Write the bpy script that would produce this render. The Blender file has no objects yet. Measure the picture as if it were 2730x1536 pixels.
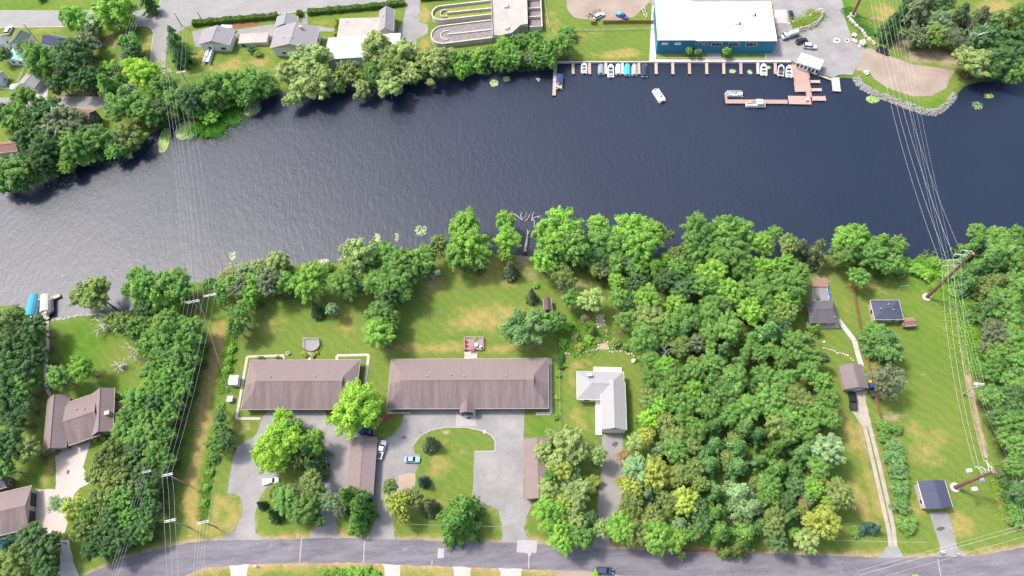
import bpy, math, random
import numpy as np
from mathutils import Vector, Matrix, Euler
random.seed(7); rng = np.random.default_rng(7)
S = bpy.context.scene; C = S.collection
# ------------------------------------------------------------------ camera
F = 1900.0; NX, NY = 1460.0, 1750.0; H = 205.0          # focal length and straight-down point in photo pixels, flying height in metres
TH = math.atan(math.hypot(NX-1365, NY-768)/F); RO = -math.atan2(NX-1365, NY-768)
RM = Matrix.Rotation(TH, 3, 'X') @ Matrix.Rotation(RO, 3, 'Z')
cam = bpy.data.cameras.new('camera'); co = bpy.data.objects.new('camera', cam); C.objects.link(co)
cam.sensor_fit = 'HORIZONTAL'; cam.sensor_width = 36; cam.lens = 36*F/2730; cam.clip_end = 6000; cam.clip_start = 1
co.location = (0, 0, H); co.rotation_euler = RM.to_euler(); S.camera = co
# ------------------------------------------------------------------ sky and sun
SUN = Vector((0.53, -0.32, -1.0)).normalized()           # the way the light travels
EL = math.asin(-SUN.z); AZ = math.atan2(-SUN.x, -SUN.y)  # sun stands to the upper left
W = bpy.data.worlds.new('World'); S.world = W; W.use_nodes = True
nt = W.node_tree; sk = nt.nodes.new('ShaderNodeTexSky'); sk.sky_type = 'NISHITA'; sk.sun_disc = False
sk.sun_elevation = EL; sk.sun_rotation = AZ; sk.air_density = 1.0; sk.dust_density = 4.0; sk.ozone_density = 1.0
bg = nt.nodes['Background']; nt.links.new(sk.outputs[0], bg.inputs[0]); bg.inputs[1].default_value = 0.15
sl = bpy.data.lights.new('sun', 'SUN'); sl.energy = 2.0; sl.angle = math.radians(8.0); sl.color = (1, .96, .88)
so = bpy.data.objects.new('sun', sl); C.objects.link(so); so.rotation_euler = SUN.to_track_quat('-Z', 'Y').to_euler(); so.location = (-80, 60, 150)
vs = S.view_settings; vs.view_transform = 'Standard'; vs.look = 'None'; vs.gamma = 1; vs.use_curve_mapping = False; vs.exposure = 1.2
# ------------------------------------------------------------------ geometry helpers
def P(x, y, z=0.0):
    d = RM @ Vector(((x-1365)/F, -(y-768)/F, -1.0)); t = (z-H)/d.z
    return Vector((d.x*t, d.y*t, z))
def MPP(x, y, z=0.0):                                    # metres per photo pixel
    d = RM @ Vector(((x-1365)/F, -(y-768)/F, -1.0)); return (z-H)/d.z/F
RT = RM.transposed()
def proj(v):
    c = RT @ (Vector(v)-Vector((0, 0, H))); return 1365+F*c.x/-c.z, 768-F*c.y/-c.z
def pole_h(bx, by, tx, ty):
    b = P(bx, by); best = (1e9, 5)
    for k in range(20, 600):
        z = k*.1; q = proj((b.x, b.y, z)); e = math.hypot(q[0]-tx, q[1]-ty)
        if e < best[0]: best = (e, z)
    return best[1]
class MB:
    def __init__(s): s.v = []; s.f = []
    def add(s, v, f):
        n = len(s.v); s.v += [tuple(p) for p in v]; s.f += [tuple(i+n for i in q) for q in f]; return s
    def box(s, c, d, rz=0, top=1.0):
        a, b, h = d[0]/2, d[1]/2, d[2]/2; cs, sn = math.cos(rz), math.sin(rz); v = []
        for k, z in ((1, -h), (top, h)):
            for x, y in ((-a, -b), (a, -b), (a, b), (-a, b)):
                x *= k; y *= k; v.append((c[0]+x*cs-y*sn, c[1]+x*sn+y*cs, c[2]+z))
        return s.add(v, [(3, 2, 1, 0), (4, 5, 6, 7), (0, 1, 5, 4), (1, 2, 6, 5), (2, 3, 7, 6), (3, 0, 4, 7)])
    def prism(s, poly, z0, z1):
        n = len(poly); a = sum(poly[i][0]*poly[(i+1) % n][1]-poly[(i+1) % n][0]*poly[i][1] for i in range(n))
        if a < 0: poly = poly[::-1]
        v = [(p[0], p[1], z0) for p in poly]+[(p[0], p[1], z1) for p in poly]
        return s.add(v, [tuple(range(n-1, -1, -1)), tuple(range(n, 2*n))]+[(i, (i+1) % n, n+(i+1) % n, n+i) for i in range(n)])
    def tube(s, pts, rs, n=6, cap=True):
        pts = [Vector(p) for p in pts]; m = len(pts); v = []; f = []
        if not hasattr(rs, '__len__'): rs = [rs]*m
        for i, p in enumerate(pts):
            t = (pts[min(i+1, m-1)]-pts[max(i-1, 0)]).normalized()
            a = t.cross(Vector((0, 0, 1)) if abs(t.z) < .9 else Vector((1, 0, 0))).normalized(); b = t.cross(a)
            for k in range(n):
                an = 2*math.pi*k/n; v.append(p+(a*math.cos(an)+b*math.sin(an))*rs[i])
        for i in range(m-1):
            for k in range(n): f.append((i*n+k, i*n+(k+1) % n, (i+1)*n+(k+1) % n, (i+1)*n+k))
        if cap: f += [tuple(range(n-1, -1, -1)), tuple(range((m-1)*n, m*n))]
        return s.add(v, f)
    def loft(s, secs):                                   # list of equal-length rings
        n = len(secs[0]); v = [p for q in secs for p in q]; f = []
        for i in range(len(secs)-1):
            for k in range(n): f.append((i*n+k, i*n+(k+1) % n, (i+1)*n+(k+1) % n, (i+1)*n+k))
        f += [tuple(range(n-1, -1, -1)), tuple(range((len(secs)-1)*n, len(secs)*n))]
        return s.add(v, f)
    def mesh(s, name):
        me = bpy.data.meshes.new(name); me.from_pydata(s.v, [], s.f); me.update(); return me
def put(name, me, mat, parent=None, loc=(0, 0, 0), rz=0, col=None, sc=None, smooth=False):
    if isinstance(me, MB): me = me.mesh(name)
    if mat and not me.materials: me.materials.append(mat)
    if smooth: me.shade_smooth()
    o = bpy.data.objects.new(name, me); C.objects.link(o); o.parent = parent; o.location = loc
    if rz: o.rotation_euler = (0, 0, rz)
    if col: o.color = (*col, 1)
    if sc: o.scale = sc if hasattr(sc, '__len__') else (sc,)*3
    return o
def tag(o, label, cat, group=None):
    o['label'] = label; o['category'] = cat
    if group: o['group'] = group
    return o
def thing(name, label, cat, loc=(0, 0, 0), rz=0, group=None):
    o = bpy.data.objects.new(name, None); C.objects.link(o); o.location = loc; o.rotation_euler = (0, 0, rz); o.empty_display_size = .5
    return tag(o, label, cat, group)
def stuff(o): o['kind'] = 'stuff'; return o
def struct(o): o['kind'] = 'structure'; return o
# ------------------------------------------------------------------ materials
def newmat(name, rough=.8):
    m = bpy.data.materials.new(name); m.use_nodes = True; t = m.node_tree; b = t.nodes['Principled BSDF']
    b.inputs['Roughness'].default_value = rough; return m, t, b
def N(t, kind, **kw):
    n = t.nodes.new(kind)
    for k, v in kw.items():
        if k in n.inputs: n.inputs[k].default_value = v
        else: setattr(n, k, v)
    return n
def noise(t, scale, detail=4, rough=.6, vec=None, sc=None):
    n = N(t, 'ShaderNodeTexNoise', Scale=scale, Detail=detail, Roughness=rough)
    if vec is not None:
        if sc:
            mp = N(t, 'ShaderNodeMapping'); mp.inputs['Scale'].default_value = sc; t.links.new(vec, mp.inputs[0]); vec = mp.outputs[0]
        t.links.new(vec, n.inputs['Vector'])
    return n.outputs['Fac']
def ramp(t, fac, lo, hi):
    r = N(t, 'ShaderNodeMapRange'); r.inputs[1].default_value = lo; r.inputs[2].default_value = hi; t.links.new(fac, r.inputs[0]); return r.outputs[0]
def mix(t, fac, a, b, mode='MIX'):
    n = t.nodes.new('ShaderNodeMix'); n.data_type = 'RGBA'; n.blend_type = mode
    for s, v in ((0, fac), (6, a), (7, b)):
        if isinstance(v, (int, float)): n.inputs[s].default_value = v
        elif isinstance(v, tuple): n.inputs[s].default_value = (*v, 1)
        else: t.links.new(v, n.inputs[s])
    return n.outputs[2]
def mul(t, a, b):
    n = N(t, 'ShaderNodeMath', operation='MULTIPLY')
    for i, v in enumerate((a, b)):
        if isinstance(v, (int, float)): n.inputs[i].default_value = v
        else: t.links.new(v, n.inputs[i])
    return n.outputs[0]
def bump(t, b, h, strength=.3, dist=.1):
    n = N(t, 'ShaderNodeBump', Strength=strength, Distance=dist); t.links.new(h, n.inputs['Height']); t.links.new(n.outputs[0], b.inputs['Normal'])
def wpos(t): return N(t, 'ShaderNodeNewGeometry').outputs['Position']
def opos(t): return N(t, 'ShaderNodeTexCoord').outputs['Object']
def mk(name, c1, c2, s1=.4, s2=4.0, rough=.85, bmp=.0, spec=.3, vec='w', stretch=None, metal=0):
    m, t, b = newmat(name, rough); v = wpos(t) if vec == 'w' else opos(t)
    f1 = ramp(t, noise(t, s1, 5, .65, v, stretch), .3, .7); f2 = ramp(t, noise(t, s2, 4, .7, v, stretch), .3, .7)
    a = mix(t, f1, c1, c2); c = mix(t, mul(t, f2, .45), a, mix(t, .5, c1, c2), 'MIX')
    d = mix(t, ramp(t, noise(t, s2*3, 2, .5, v), .2, .8), (.82,)*3, (1.15,)*3); c = mix(t, 1.0, c, d, 'MULTIPLY')
    t.links.new(c, b.inputs['Base Color']); b.inputs['Specular IOR Level'].default_value = spec; b.inputs['Metallic'].default_value = metal
    if bmp: bump(t, b, noise(t, s2*2, 3, .6, v), bmp, .08)
    return m
def objcol(name, rough, spec=.4, var=.12, coat=0, scale=1.5, metal=0):   # colour comes from the object itself
    m, t, b = newmat(name, rough); o = N(t, 'ShaderNodeObjectInfo'); v = opos(t)
    d = mix(t, ramp(t, noise(t, scale, 5, .65, v), .25, .75), (1-var,)*3, (1+var,)*3)
    t.links.new(mix(t, 1.0, o.outputs['Color'], d, 'MULTIPLY'), b.inputs['Base Color'])
    b.inputs['Specular IOR Level'].default_value = spec; b.inputs['Coat Weight'].default_value = coat; b.inputs['Metallic'].default_value = metal
    return m
PAINT = objcol('vehicle paint', .28, .5, .05, .6); MATTE = objcol('matte coloured', .75, .3, .14); CLOTH = objcol('cloth cover', .85, .2, .12)
PLANK = objcol('weathered timber', .85, .2, .25, scale=3); STONE = objcol('stone', .9, .2, .3, scale=2)
GLASS = mk('window glass', (.01, .013, .018), (.02, .025, .03), rough=.08, spec=.6, vec='o')
RUBBER = mk('tyre rubber', (.012,)*3, (.02,)*3, rough=.8, vec='o')
METAL = mk('galvanised metal', (.45, .46, .47), (.6, .61, .62), rough=.45, vec='o', metal=.3)
WIRE = mk('aluminium wire', (.36, .37, .37), (.46, .47, .47), rough=.5, vec='o')
WHITE = mk('white painted trim', (.72, .72, .7), (.8, .8, .78), rough=.6, vec='o')
CHROME = mk('wheel rim metal', (.4, .4, .41), (.5, .5, .5), rough=.3, vec='o', metal=.7)
CONC = mk('pale concrete', (.34, .315, .3), (.46, .425, .4), .3, 2.5, .85, .1)
CONCP = mk('pinkish concrete', (.35, .295, .27), (.45, .39, .355), .2, 2, .85, .1)
GRAVEL = mk('tan gravel', (.2, .155, .123), (.315, .255, .208), .12, 1.5, .95, .3)
DIRT = mk('bare sandy soil', (.28, .21, .155), (.38, .3, .235), .2, 1.2, .95, .2)
PATCHM = mk('pale road patch', (.27, .255, .262), (.34, .325, .325), .5, 3, .9)
TAR = mk('dark oil stain', (.06, .055, .06), (.1, .095, .1), 1, 5, .8)
GREYG = mk('grey gravel', (.17, .16, .158), (.27, .255, .25), .12, 1.5, .95, .3)
TANC = mk('tan weathered concrete', (.27, .235, .2), (.38, .335, .29), .3, 2.5, .9, .1)
MULCH = mk('red mulch', (.16, .05, .035), (.26, .09, .06), .8, 5, .95, .3)
def asphalt(name, c1, c2, crack, stretch=None, s1=.11):
    m, t, b = newmat(name, .92); v = wpos(t); b.inputs['Specular IOR Level'].default_value = .25
    f1 = ramp(t, noise(t, s1, 8, .72, v, stretch), .33, .67); f2 = ramp(t, noise(t, .9, 6, .75, v, stretch), .3, .7); c = mix(t, f1, c1, c2); c = mix(t, mul(t, f2, .4), c, mix(t, .5, c1, c2))
    bl = ramp(t, noise(t, .28, 4, .6, v), .62, .74); c = mix(t, mul(t, bl, .35), c, tuple(x*.45 for x in c1)); wp = ramp(t, noise(t, .2, 5, .7, v, (.3, 1, 1)), .58, .75); c = mix(t, mul(t, wp, .4), c, tuple(min(.5, x*1.35) for x in c2))
    wob = N(t, 'ShaderNodeVectorMath', operation='ADD'); nz = N(t, 'ShaderNodeTexNoise', Scale=.35, Detail=4); t.links.new(v, nz.inputs['Vector']); ms_ = N(t, 'ShaderNodeVectorMath', operation='SCALE', Scale=3.5); t.links.new(nz.outputs['Color'], ms_.inputs[0]); t.links.new(v, wob.inputs[0]); t.links.new(ms_.outputs[0], wob.inputs[1])
    vo = N(t, 'ShaderNodeTexVoronoi', Scale=.13, feature='DISTANCE_TO_EDGE'); t.links.new(wob.outputs[0], vo.inputs['Vector']); c = mix(t, mul(t, mul(t, ramp(t, vo.outputs['Distance'], .022, .0), ramp(t, noise(t, .12, 3, .6, v), .45, .65)), .4), c, crack)
    d = mix(t, ramp(t, noise(t, 4.5, 3, .6, v), .2, .8), (.84,)*3, (1.14,)*3); t.links.new(mix(t, 1.0, c, d, 'MULTIPLY'), b.inputs['Base Color']); bump(t, b, noise(t, 3, 3, .6, v), .12, .06); return m
ASPH = asphalt('worn road asphalt', (.088, .081, .098), (.19, .178, .196), (.27, .255, .265), (.22, 1.2, 1), .35); ASPH2 = asphalt('worn lot asphalt', (.17, .163, .163), (.28, .265, .26), (.12, .115, .115)); ASPH3 = asphalt('bleached worn street', (.2, .193, .19), (.265, .253, .245), (.12, .115, .11))
def roofmat(name, c1, c2, streak=.5, dark=None, ax='y', stain=None):
    m, t, b = newmat(name, .9); v = opos(t)
    st = (1.1, .09, .09) if ax == 'y' else (.09, 1.1, .09)
    f1 = ramp(t, noise(t, 1.0, 6, .7, v, st), .32, .68); f2 = ramp(t, noise(t, 3.0, 4, .7, v), .3, .7)
    c = mix(t, mul(t, f1, streak), c1, c2); c = mix(t, mul(t, f2, .35), c, dark or c2)
    if stain:                                               # algae streaks down the shaded slope, with its shade painted into the colour
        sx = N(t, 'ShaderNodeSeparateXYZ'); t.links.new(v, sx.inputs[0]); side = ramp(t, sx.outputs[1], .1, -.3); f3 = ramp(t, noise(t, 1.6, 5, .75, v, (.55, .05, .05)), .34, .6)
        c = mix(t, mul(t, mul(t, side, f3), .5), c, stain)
    wv = N(t, 'ShaderNodeTexWave', Scale=1.6, Distortion=.6); wv.bands_direction = 'Y' if ax == 'y' else 'X'; t.links.new(v, wv.inputs[0])
    c = mix(t, mul(t, wv.outputs['Fac'], .2), c, dark or c2); d = mix(t, ramp(t, noise(t, 14, 2, .5, v), .2, .8), (.85,)*3, (1.12,)*3)
    t.links.new(mix(t, 1.0, c, d, 'MULTIPLY'), b.inputs['Base Color']); b.inputs['Specular IOR Level'].default_value = .2
    bump(t, b, noise(t, 9, 3, .6, v), .25, .05); return m
def ribbed(name, c1, c2, scale=3.0, ax='X', rough=.55):
    m, t, b = newmat(name, rough); v = opos(t); wv = N(t, 'ShaderNodeTexWave', Scale=scale); wv.bands_direction = ax; t.links.new(v, wv.inputs[0])
    f1 = ramp(t, noise(t, .5, 5, .6, v), .3, .7); c = mix(t, f1, c1, c2); t.links.new(c, b.inputs['Base Color'])
    bump(t, b, wv.outputs['Fac'], .5, .06); return m
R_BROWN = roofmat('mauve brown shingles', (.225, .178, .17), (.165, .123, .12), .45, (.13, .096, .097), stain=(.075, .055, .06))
R_BROWNX = roofmat('mauve brown shingles across', (.225, .178, .172), (.175, .133, .132), .5, (.15, .11, .115), 'x')
R_GREY = roofmat('light grey shingles', (.31, .3, .3), (.24, .235, .24), .4); R_GREYX = roofmat('light grey shingles across', (.31, .3, .3), (.24, .235, .24), .4, None, 'x')
R_MID = roofmat('mid grey shingles', (.27, .255, .26), (.2, .19, .2), .5, (.16, .15, .16), 'x'); R_NAVY = roofmat('blue black shingles', (.075, .08, .12), (.045, .05, .08), .5, None, 'x')
R_DARK = roofmat('dark grey shingles', (.13, .12, .13), (.085, .08, .09), .6); R_TAUPE = roofmat('taupe shingles', (.2, .165, .165), (.14, .115, .12), .5, None, 'x')
R_WHITE = ribbed('white membrane roof', (.78, .78, .77), (.83, .83, .82), .4, 'X', .6); R_METAL = ribbed('pale metal roof', (.42, .47, .49), (.5, .55, .57), 1.5)
R_GREYM = ribbed('grey metal roof', (.36, .38, .4), (.46, .48, .5), 2.0); R_CONC = mk('stained concrete roof', (.27, .235, .21), (.41, .365, .335), .25, 1.5, .9, .1)
R_GREEN = roofmat('green shingles', (.09, .12, .1), (.06, .08, .07), .5); R_MINT = ribbed('mint metal roof', (.2, .48, .42), (.28, .56, .5), 2)
R_RUST = roofmat('red brown shingles', (.26, .14, .11), (.19, .1, .085), .5)
BLUEW = ribbed('blue steel siding', (.015, .15, .24), (.02, .18, .28), 2.2)
# ------------------------------------------------------------------ ground, river
NORTH = [(-2500, 640), (-900, 560), (-300, 540), (0, 505), (60, 492), (110, 468), (200, 436), (300, 410), (360, 380), (398, 354), (430, 336), (470, 318), (506, 318), (518, 340), (534, 358), (556, 364), (588, 346), (612, 312), (640, 285), (685, 262), (730, 246), (790, 236), (860, 226), (950, 214), (1040, 212), (1120, 205), (1180, 206), (1260, 190), (1340, 182), (1420, 176), (1476, 166), (1800, 166), (2112, 166), (2150, 190), (2182, 200), (2218, 212), (2244, 203), (2276, 205), (2286, 222), (2300, 236), (2330, 250), (2376, 268), (2424, 286), (2460, 300), (2490, 304), (2516, 292), (2536, 274), (2552, 250), (2572, 226), (2610, 215), (2730, 205), (3100, 190), (5200, 100)]
SOUTH = [(-2500, 960), (-900, 880), (-300, 830), (0, 812), (60, 822), (105, 846), (130, 853), (170, 848), (205, 839), (260, 838), (330, 834), (350, 815), (370, 790), (440, 768), (500, 752), (560, 748), (600, 730), (660, 712), (740, 704), (850, 704), (905, 700), (960, 692), (1020, 680), (1120, 668), (1170, 662), (1270, 668), (1330, 676), (1400, 680), (1440, 680), (1520, 682), (1700, 684), (1900, 690), (2100, 684), (2180, 676), (2300, 682), (2450, 690), (2540, 690), (2600, 680), (2730, 668), (3100, 650), (5200, 600)]
nw = [P(*p) for p in NORTH]; sw = [P(*p) for p in SOUTH]
RIV = np.array([(p.x, p.y) for p in nw]+[(p.x, p.y) for p in sw[::-1]])
def sdist(X, Y):                                          # >0 on land
    X = np.asarray(X, float); Y = np.asarray(Y, float); best = np.full(X.shape, 1e9); ins = np.zeros(X.shape, bool); n = len(RIV)
    for i in range(n):
        ax, ay = RIV[i]; bx, by = RIV[(i+1) % n]; dx, dy = bx-ax, by-ay
        t = np.clip(((X-ax)*dx+(Y-ay)*dy)/(dx*dx+dy*dy), 0, 1)
        best = np.minimum(best, np.hypot(X-ax-t*dx, Y-ay-t*dy))
        c = (ay > Y) != (by > Y); xi = ax+(Y-ay)*dx/(dy if abs(dy) > 1e-9 else 1e-9); ins ^= c & (X < xi)
    return np.where(ins, -best, best)
WZ = -0.7
def gz(x, y):
    d = float(sdist(np.array([x]), np.array([y]))[0]); return float(np.interp(d, [-3.5, -1.2, .9, 1.6], [-2.2, -1.35, -.12, 0]))
def G(px, py): p = P(px, py); p.z = gz(p.x, p.y); return p
tl, tr, bl, br = P(-70, -50), P(2800, -50), P(-70, 1580), P(2800, 1580)
fx = np.arange(min(tl.x, bl.x), max(tr.x, br.x), 1.15); fy = np.arange(min(bl.y, br.y), max(tl.y, tr.y), 1.15)
xs = np.concatenate([[-4000, -1500, -700, fx[0]-90, fx[0]-30, fx[0]-8], fx, [fx[-1]+8, fx[-1]+30, fx[-1]+90, 700, 1500, 4000]])
ys = np.concatenate([[-4000, -1500, -500, fy[0]-90, fy[0]-30, fy[0]-8], fy, [fy[-1]+8, fy[-1]+30, fy[-1]+90, 700, 1500, 4000]])
GX, GY = np.meshgrid(xs, ys); gx, gy = GX.ravel(), GY.ravel()
sd = sdist(gx, gy); gzv = np.interp(sd, [-3.5, -1.2, .9, 1.6], [-2.2, -1.35, -.12, 0])
zone = np.zeros((len(gx), 4), np.float32)                  # dry, soil, lush, litter
def blob(ch, px, py, rx, ry, s=1.0):
    c = P(px, py); m = MPP(px, py); a = rx*m; b = ry*m/max(.35, (P(px, py-5)-P(px, py+5)).length and 1/((P(px, py-5)-P(px, py+5)).length/(10*m)))
    d = np.sqrt(((gx-c.x)/a)**2+((gy-c.y)/b)**2); w = np.clip(1.45-d, 0, 1)*s
    zone[:, ch] = np.maximum(zone[:, ch], w)
def stroke(ch, pts, r, s=1.0):
    for (x0, y0), (x1, y1) in zip(pts, pts[1:]):
        n = max(1, int(math.hypot(x1-x0, y1-y0)/(r*.8)))
        for k in range(n+1): blob(ch, x0+(x1-x0)*k/n, y0+(y1-y0)*k/n, r, r, s)
ROAD_U = [(-60, 1640), (120, 1575), (229, 1533), (331, 1489), (414, 1467), (497, 1449), (580, 1441), (700, 1440), (867, 1434), (1055, 1438), (1185, 1442), (1371, 1448), (1489, 1454), (1647, 1464), (2030, 1476), (2200, 1482), (2330, 1486), (2440, 1487), (2600, 1482), (2680, 1470), (2730, 1458), (2900, 1420)]
ROAD_L = [(2900, 1520), (2730, 1556), (2500, 1562), (2200, 1560), (1800, 1543), (1633, 1532), (1564, 1523), (1398, 1517), (1205, 1511), (1074, 1506), (964, 1500), (798, 1500), (666, 1504), (541, 1514), (470, 1545), (380, 1590), (200, 1660)]
stroke(1, ROAD_U[2:-1], 11, .8); stroke(1, ROAD_L[1:-2], 12, .75)
stroke(0, ROAD_L[1:-2], 34, .8); stroke(0, ROAD_U[4:-1], 24, .6)
LOT_A = [(700, 1112), (693, 1136), (682, 1163), (633, 1191), (622, 1227), (613, 1260), (607, 1318), (640, 1325), (648, 1346), (644, 1384), (600, 1428)]
stroke(1, LOT_A, 5, .55); stroke(1, [(704, 1436), (682, 1423), (680, 1370), (691, 1329), (738, 1280), (754, 1241)], 5, .6); stroke(1, [(826, 1429), (854, 1384), (859, 1313)], 8, .6); stroke(1, [(895, 1384), (905, 1430), (980, 1432), (1000, 1390)], 9, .6); stroke(1, [(1121, 1162), (1099, 1190), (1119, 1231), (1085, 1300), (1047, 1384), (1055, 1432)], 5, .55); stroke(1, [(1338, 1440), (1340, 1398), (1327, 1362), (1263, 1330)], 6, .6); stroke(1, [(1404, 1376), (1396, 1409), (1420, 1440), (1480, 1446)], 7, .6); stroke(1, [(1019, 1175), (1047, 1164), (1069, 1137)], 5, .6)
stroke(0, [(592, 872), (570, 960), (545, 1060), (535, 1180), (515, 1260), (505, 1340), (520, 1400)], 22, 1.0)
stroke(1, [(590, 880), (560, 1000), (535, 1100), (530, 1190), (510, 1290)], 7, .55)
stroke(0, [(600, 1340), (630, 1360), (610, 1400), (560, 1420)], 20, .7); stroke(0, [(580, 1330), (575, 1420)], 18, .6)
for b in [(0, 1290, 850, 110, 42, .75), (0, 1180, 925, 120, 16, .8), (0, 1100, 925, 60, 14, .8), (0, 1370, 925, 90, 14, .7), (0, 1330, 730, 70, 40, .8), (1, 1395, 690, 22, 26, .8), (1, 1416, 735, 22, 20, .5), (0, 1160, 760, 40, 40, .5),
          (1, 1150, 750, 14, 28, .7), (1, 1132, 790, 10, 18, .5), (0, 930, 870, 40, 30, .5), (0, 720, 870, 60, 40, .35), (0, 1175, 1250, 40, 60, .5), (0, 1200, 1180, 30, 25, .5), (1, 1188, 1152, 14, 9, .8), (1, 1232, 1205, 16, 7, .7), (0, 1150, 1330, 60, 60, .4),
          (0, 1540, 1120, 26, 36, .62), (0, 1545, 970, 34, 16, .6), (0, 1525, 1010, 14, 40, .5), (1, 1543, 1122, 12, 18, .2), (0, 640, 1140, 26, 20, .7), (1, 662, 1140, 9, 7, .8), (1, 640, 1157, 8, 6, .7), (0, 1020, 1160, 16, 8, .7), (0, 2470, 1180, 60, 70, .55), (0, 2560, 1400, 40, 50, .7), (0, 2500, 1230, 40, 30, .5),
          (0, 2450, 1360, 30, 40, .4), (1, 2372, 1112, 40, 12, .7), (1, 2388, 1165, 16, 18, .5), (0, 2330, 1000, 30, 60, .6), (0, 2320, 1380, 30, 50, .6), (0, 2265, 1150, 26, 60, .8), (0, 2290, 1330, 20, 60, .7), (0, 2310, 760, 60, 30, .5), (1, 2190, 745, 30, 14, .7), (0, 2255, 820, 14, 60, .4), (0, 2560, 870, 40, 40, .4), (1, 2462, 1000, 9, 8, .5),
          (0, 540, 150, 60, 24, .6), (0, 620, 175, 60, 20, .7), (0, 690, 160, 30, 20, .7), (1, 560, 183, 14, 5, .6), (1, 690, 172, 16, 5, .7), (0, 395, 120, 14, 40, .8), (0, 300, 105, 30, 20, 1), (1, 305, 120, 18, 14, .5), (0, 60, 80, 40, 12, .4), (0, 130, 80, 60, 10, .6), (0, 850, 65, 60, 14, .5), (0, 870, 100, 20, 14, .6), (0, 1130, 40, 20, 30, .8), (1, 1140, 45, 8, 16, .6), (0, 1130, 115, 20, 18, .8),
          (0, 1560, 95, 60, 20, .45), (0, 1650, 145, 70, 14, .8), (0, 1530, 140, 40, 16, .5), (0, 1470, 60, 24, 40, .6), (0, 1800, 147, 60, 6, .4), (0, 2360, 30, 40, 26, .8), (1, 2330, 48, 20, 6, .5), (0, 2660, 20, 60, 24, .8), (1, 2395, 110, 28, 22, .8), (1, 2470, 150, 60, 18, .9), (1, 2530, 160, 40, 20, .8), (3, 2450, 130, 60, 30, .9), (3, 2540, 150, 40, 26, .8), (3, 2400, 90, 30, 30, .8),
          (2, 220, 920, 70, 80, .9), (2, 260, 1060, 90, 60, .7), (2, 280, 1190, 30, 26, .8), (2, 100, 1260, 40, 40, .7), (2, 540, 340, 60, 32, 1), (2, 500, 320, 50, 30, 1), (2, 1700, 1160, 22, 40, .8), (2, 1440, 1140, 26, 28, .8), (2, 605, 960, 12, 70, 1), (2, 560, 1300, 10, 70, .8), (2, 300, 20, 180, 14, .6), (2, 60, 15, 90, 12, .7), (2, 2330, 100, 30, 30, 1), (2, 2260, 20, 14, 30, 1), (2, 1560, 890, 50, 40, .8), (2, 1680, 900, 40, 40, .8),
          (2, 2470, 710, 50, 40, 1), (2, 2440, 760, 40, 20, .7), (2, 2480, 900, 60, 90, .35), (2, 1410, 1410, 12, 20, .6), (2, 1045, 1140, 26, 18, .6), (2, 960, 1110, 60, 20, .6), (1, 1640, 880, 20, 50, .35), (3, 1600, 760, 30, 40, .7), (1, 1545, 760, 26, 20, .6), (0, 130, 1262, 16, 38, 1), (0, 2080, 50, 10, 6, .4)]:
    blob(*b)
stroke(1, [(2532, 800), (2550, 860), (2572, 960), (2592, 1060), (2612, 1150), (2628, 1215)], 8, 1.0); stroke(0, [(2640, 1240), (2660, 1310), (2680, 1390)], 9, .9); stroke(1, [(2650, 1260), (2690, 1400)], 4, .5)
stroke(0, [(2298, 1140), (2310, 1240), (2345, 1360)], 20, .7); stroke(1, [(2296, 1145), (2312, 1215)], 8, .6); stroke(1, [(2330, 1140), (2362, 1260), (2396, 1400)], 6, .5); stroke(1, [(2400, 1320), (2430, 1400)], 8, .4)
stroke(1, [(2290, 225), (2330, 245), (2400, 270)], 6, .2); stroke(2, [(2300, 215), (2340, 240), (2400, 262), (2470, 285), (2510, 270)], 10, .9)
stroke(0, [(560, 900), (580, 870)], 20, .8); stroke(1, [(830, 55), (900, 47)], 4, .3)
stroke(1, [(2272, 55), (2300, 95), (2330, 120)], 7, .5); stroke(1, [(150, 252), (250, 248)], 6, .7)
LITTER_LATER = []
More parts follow.
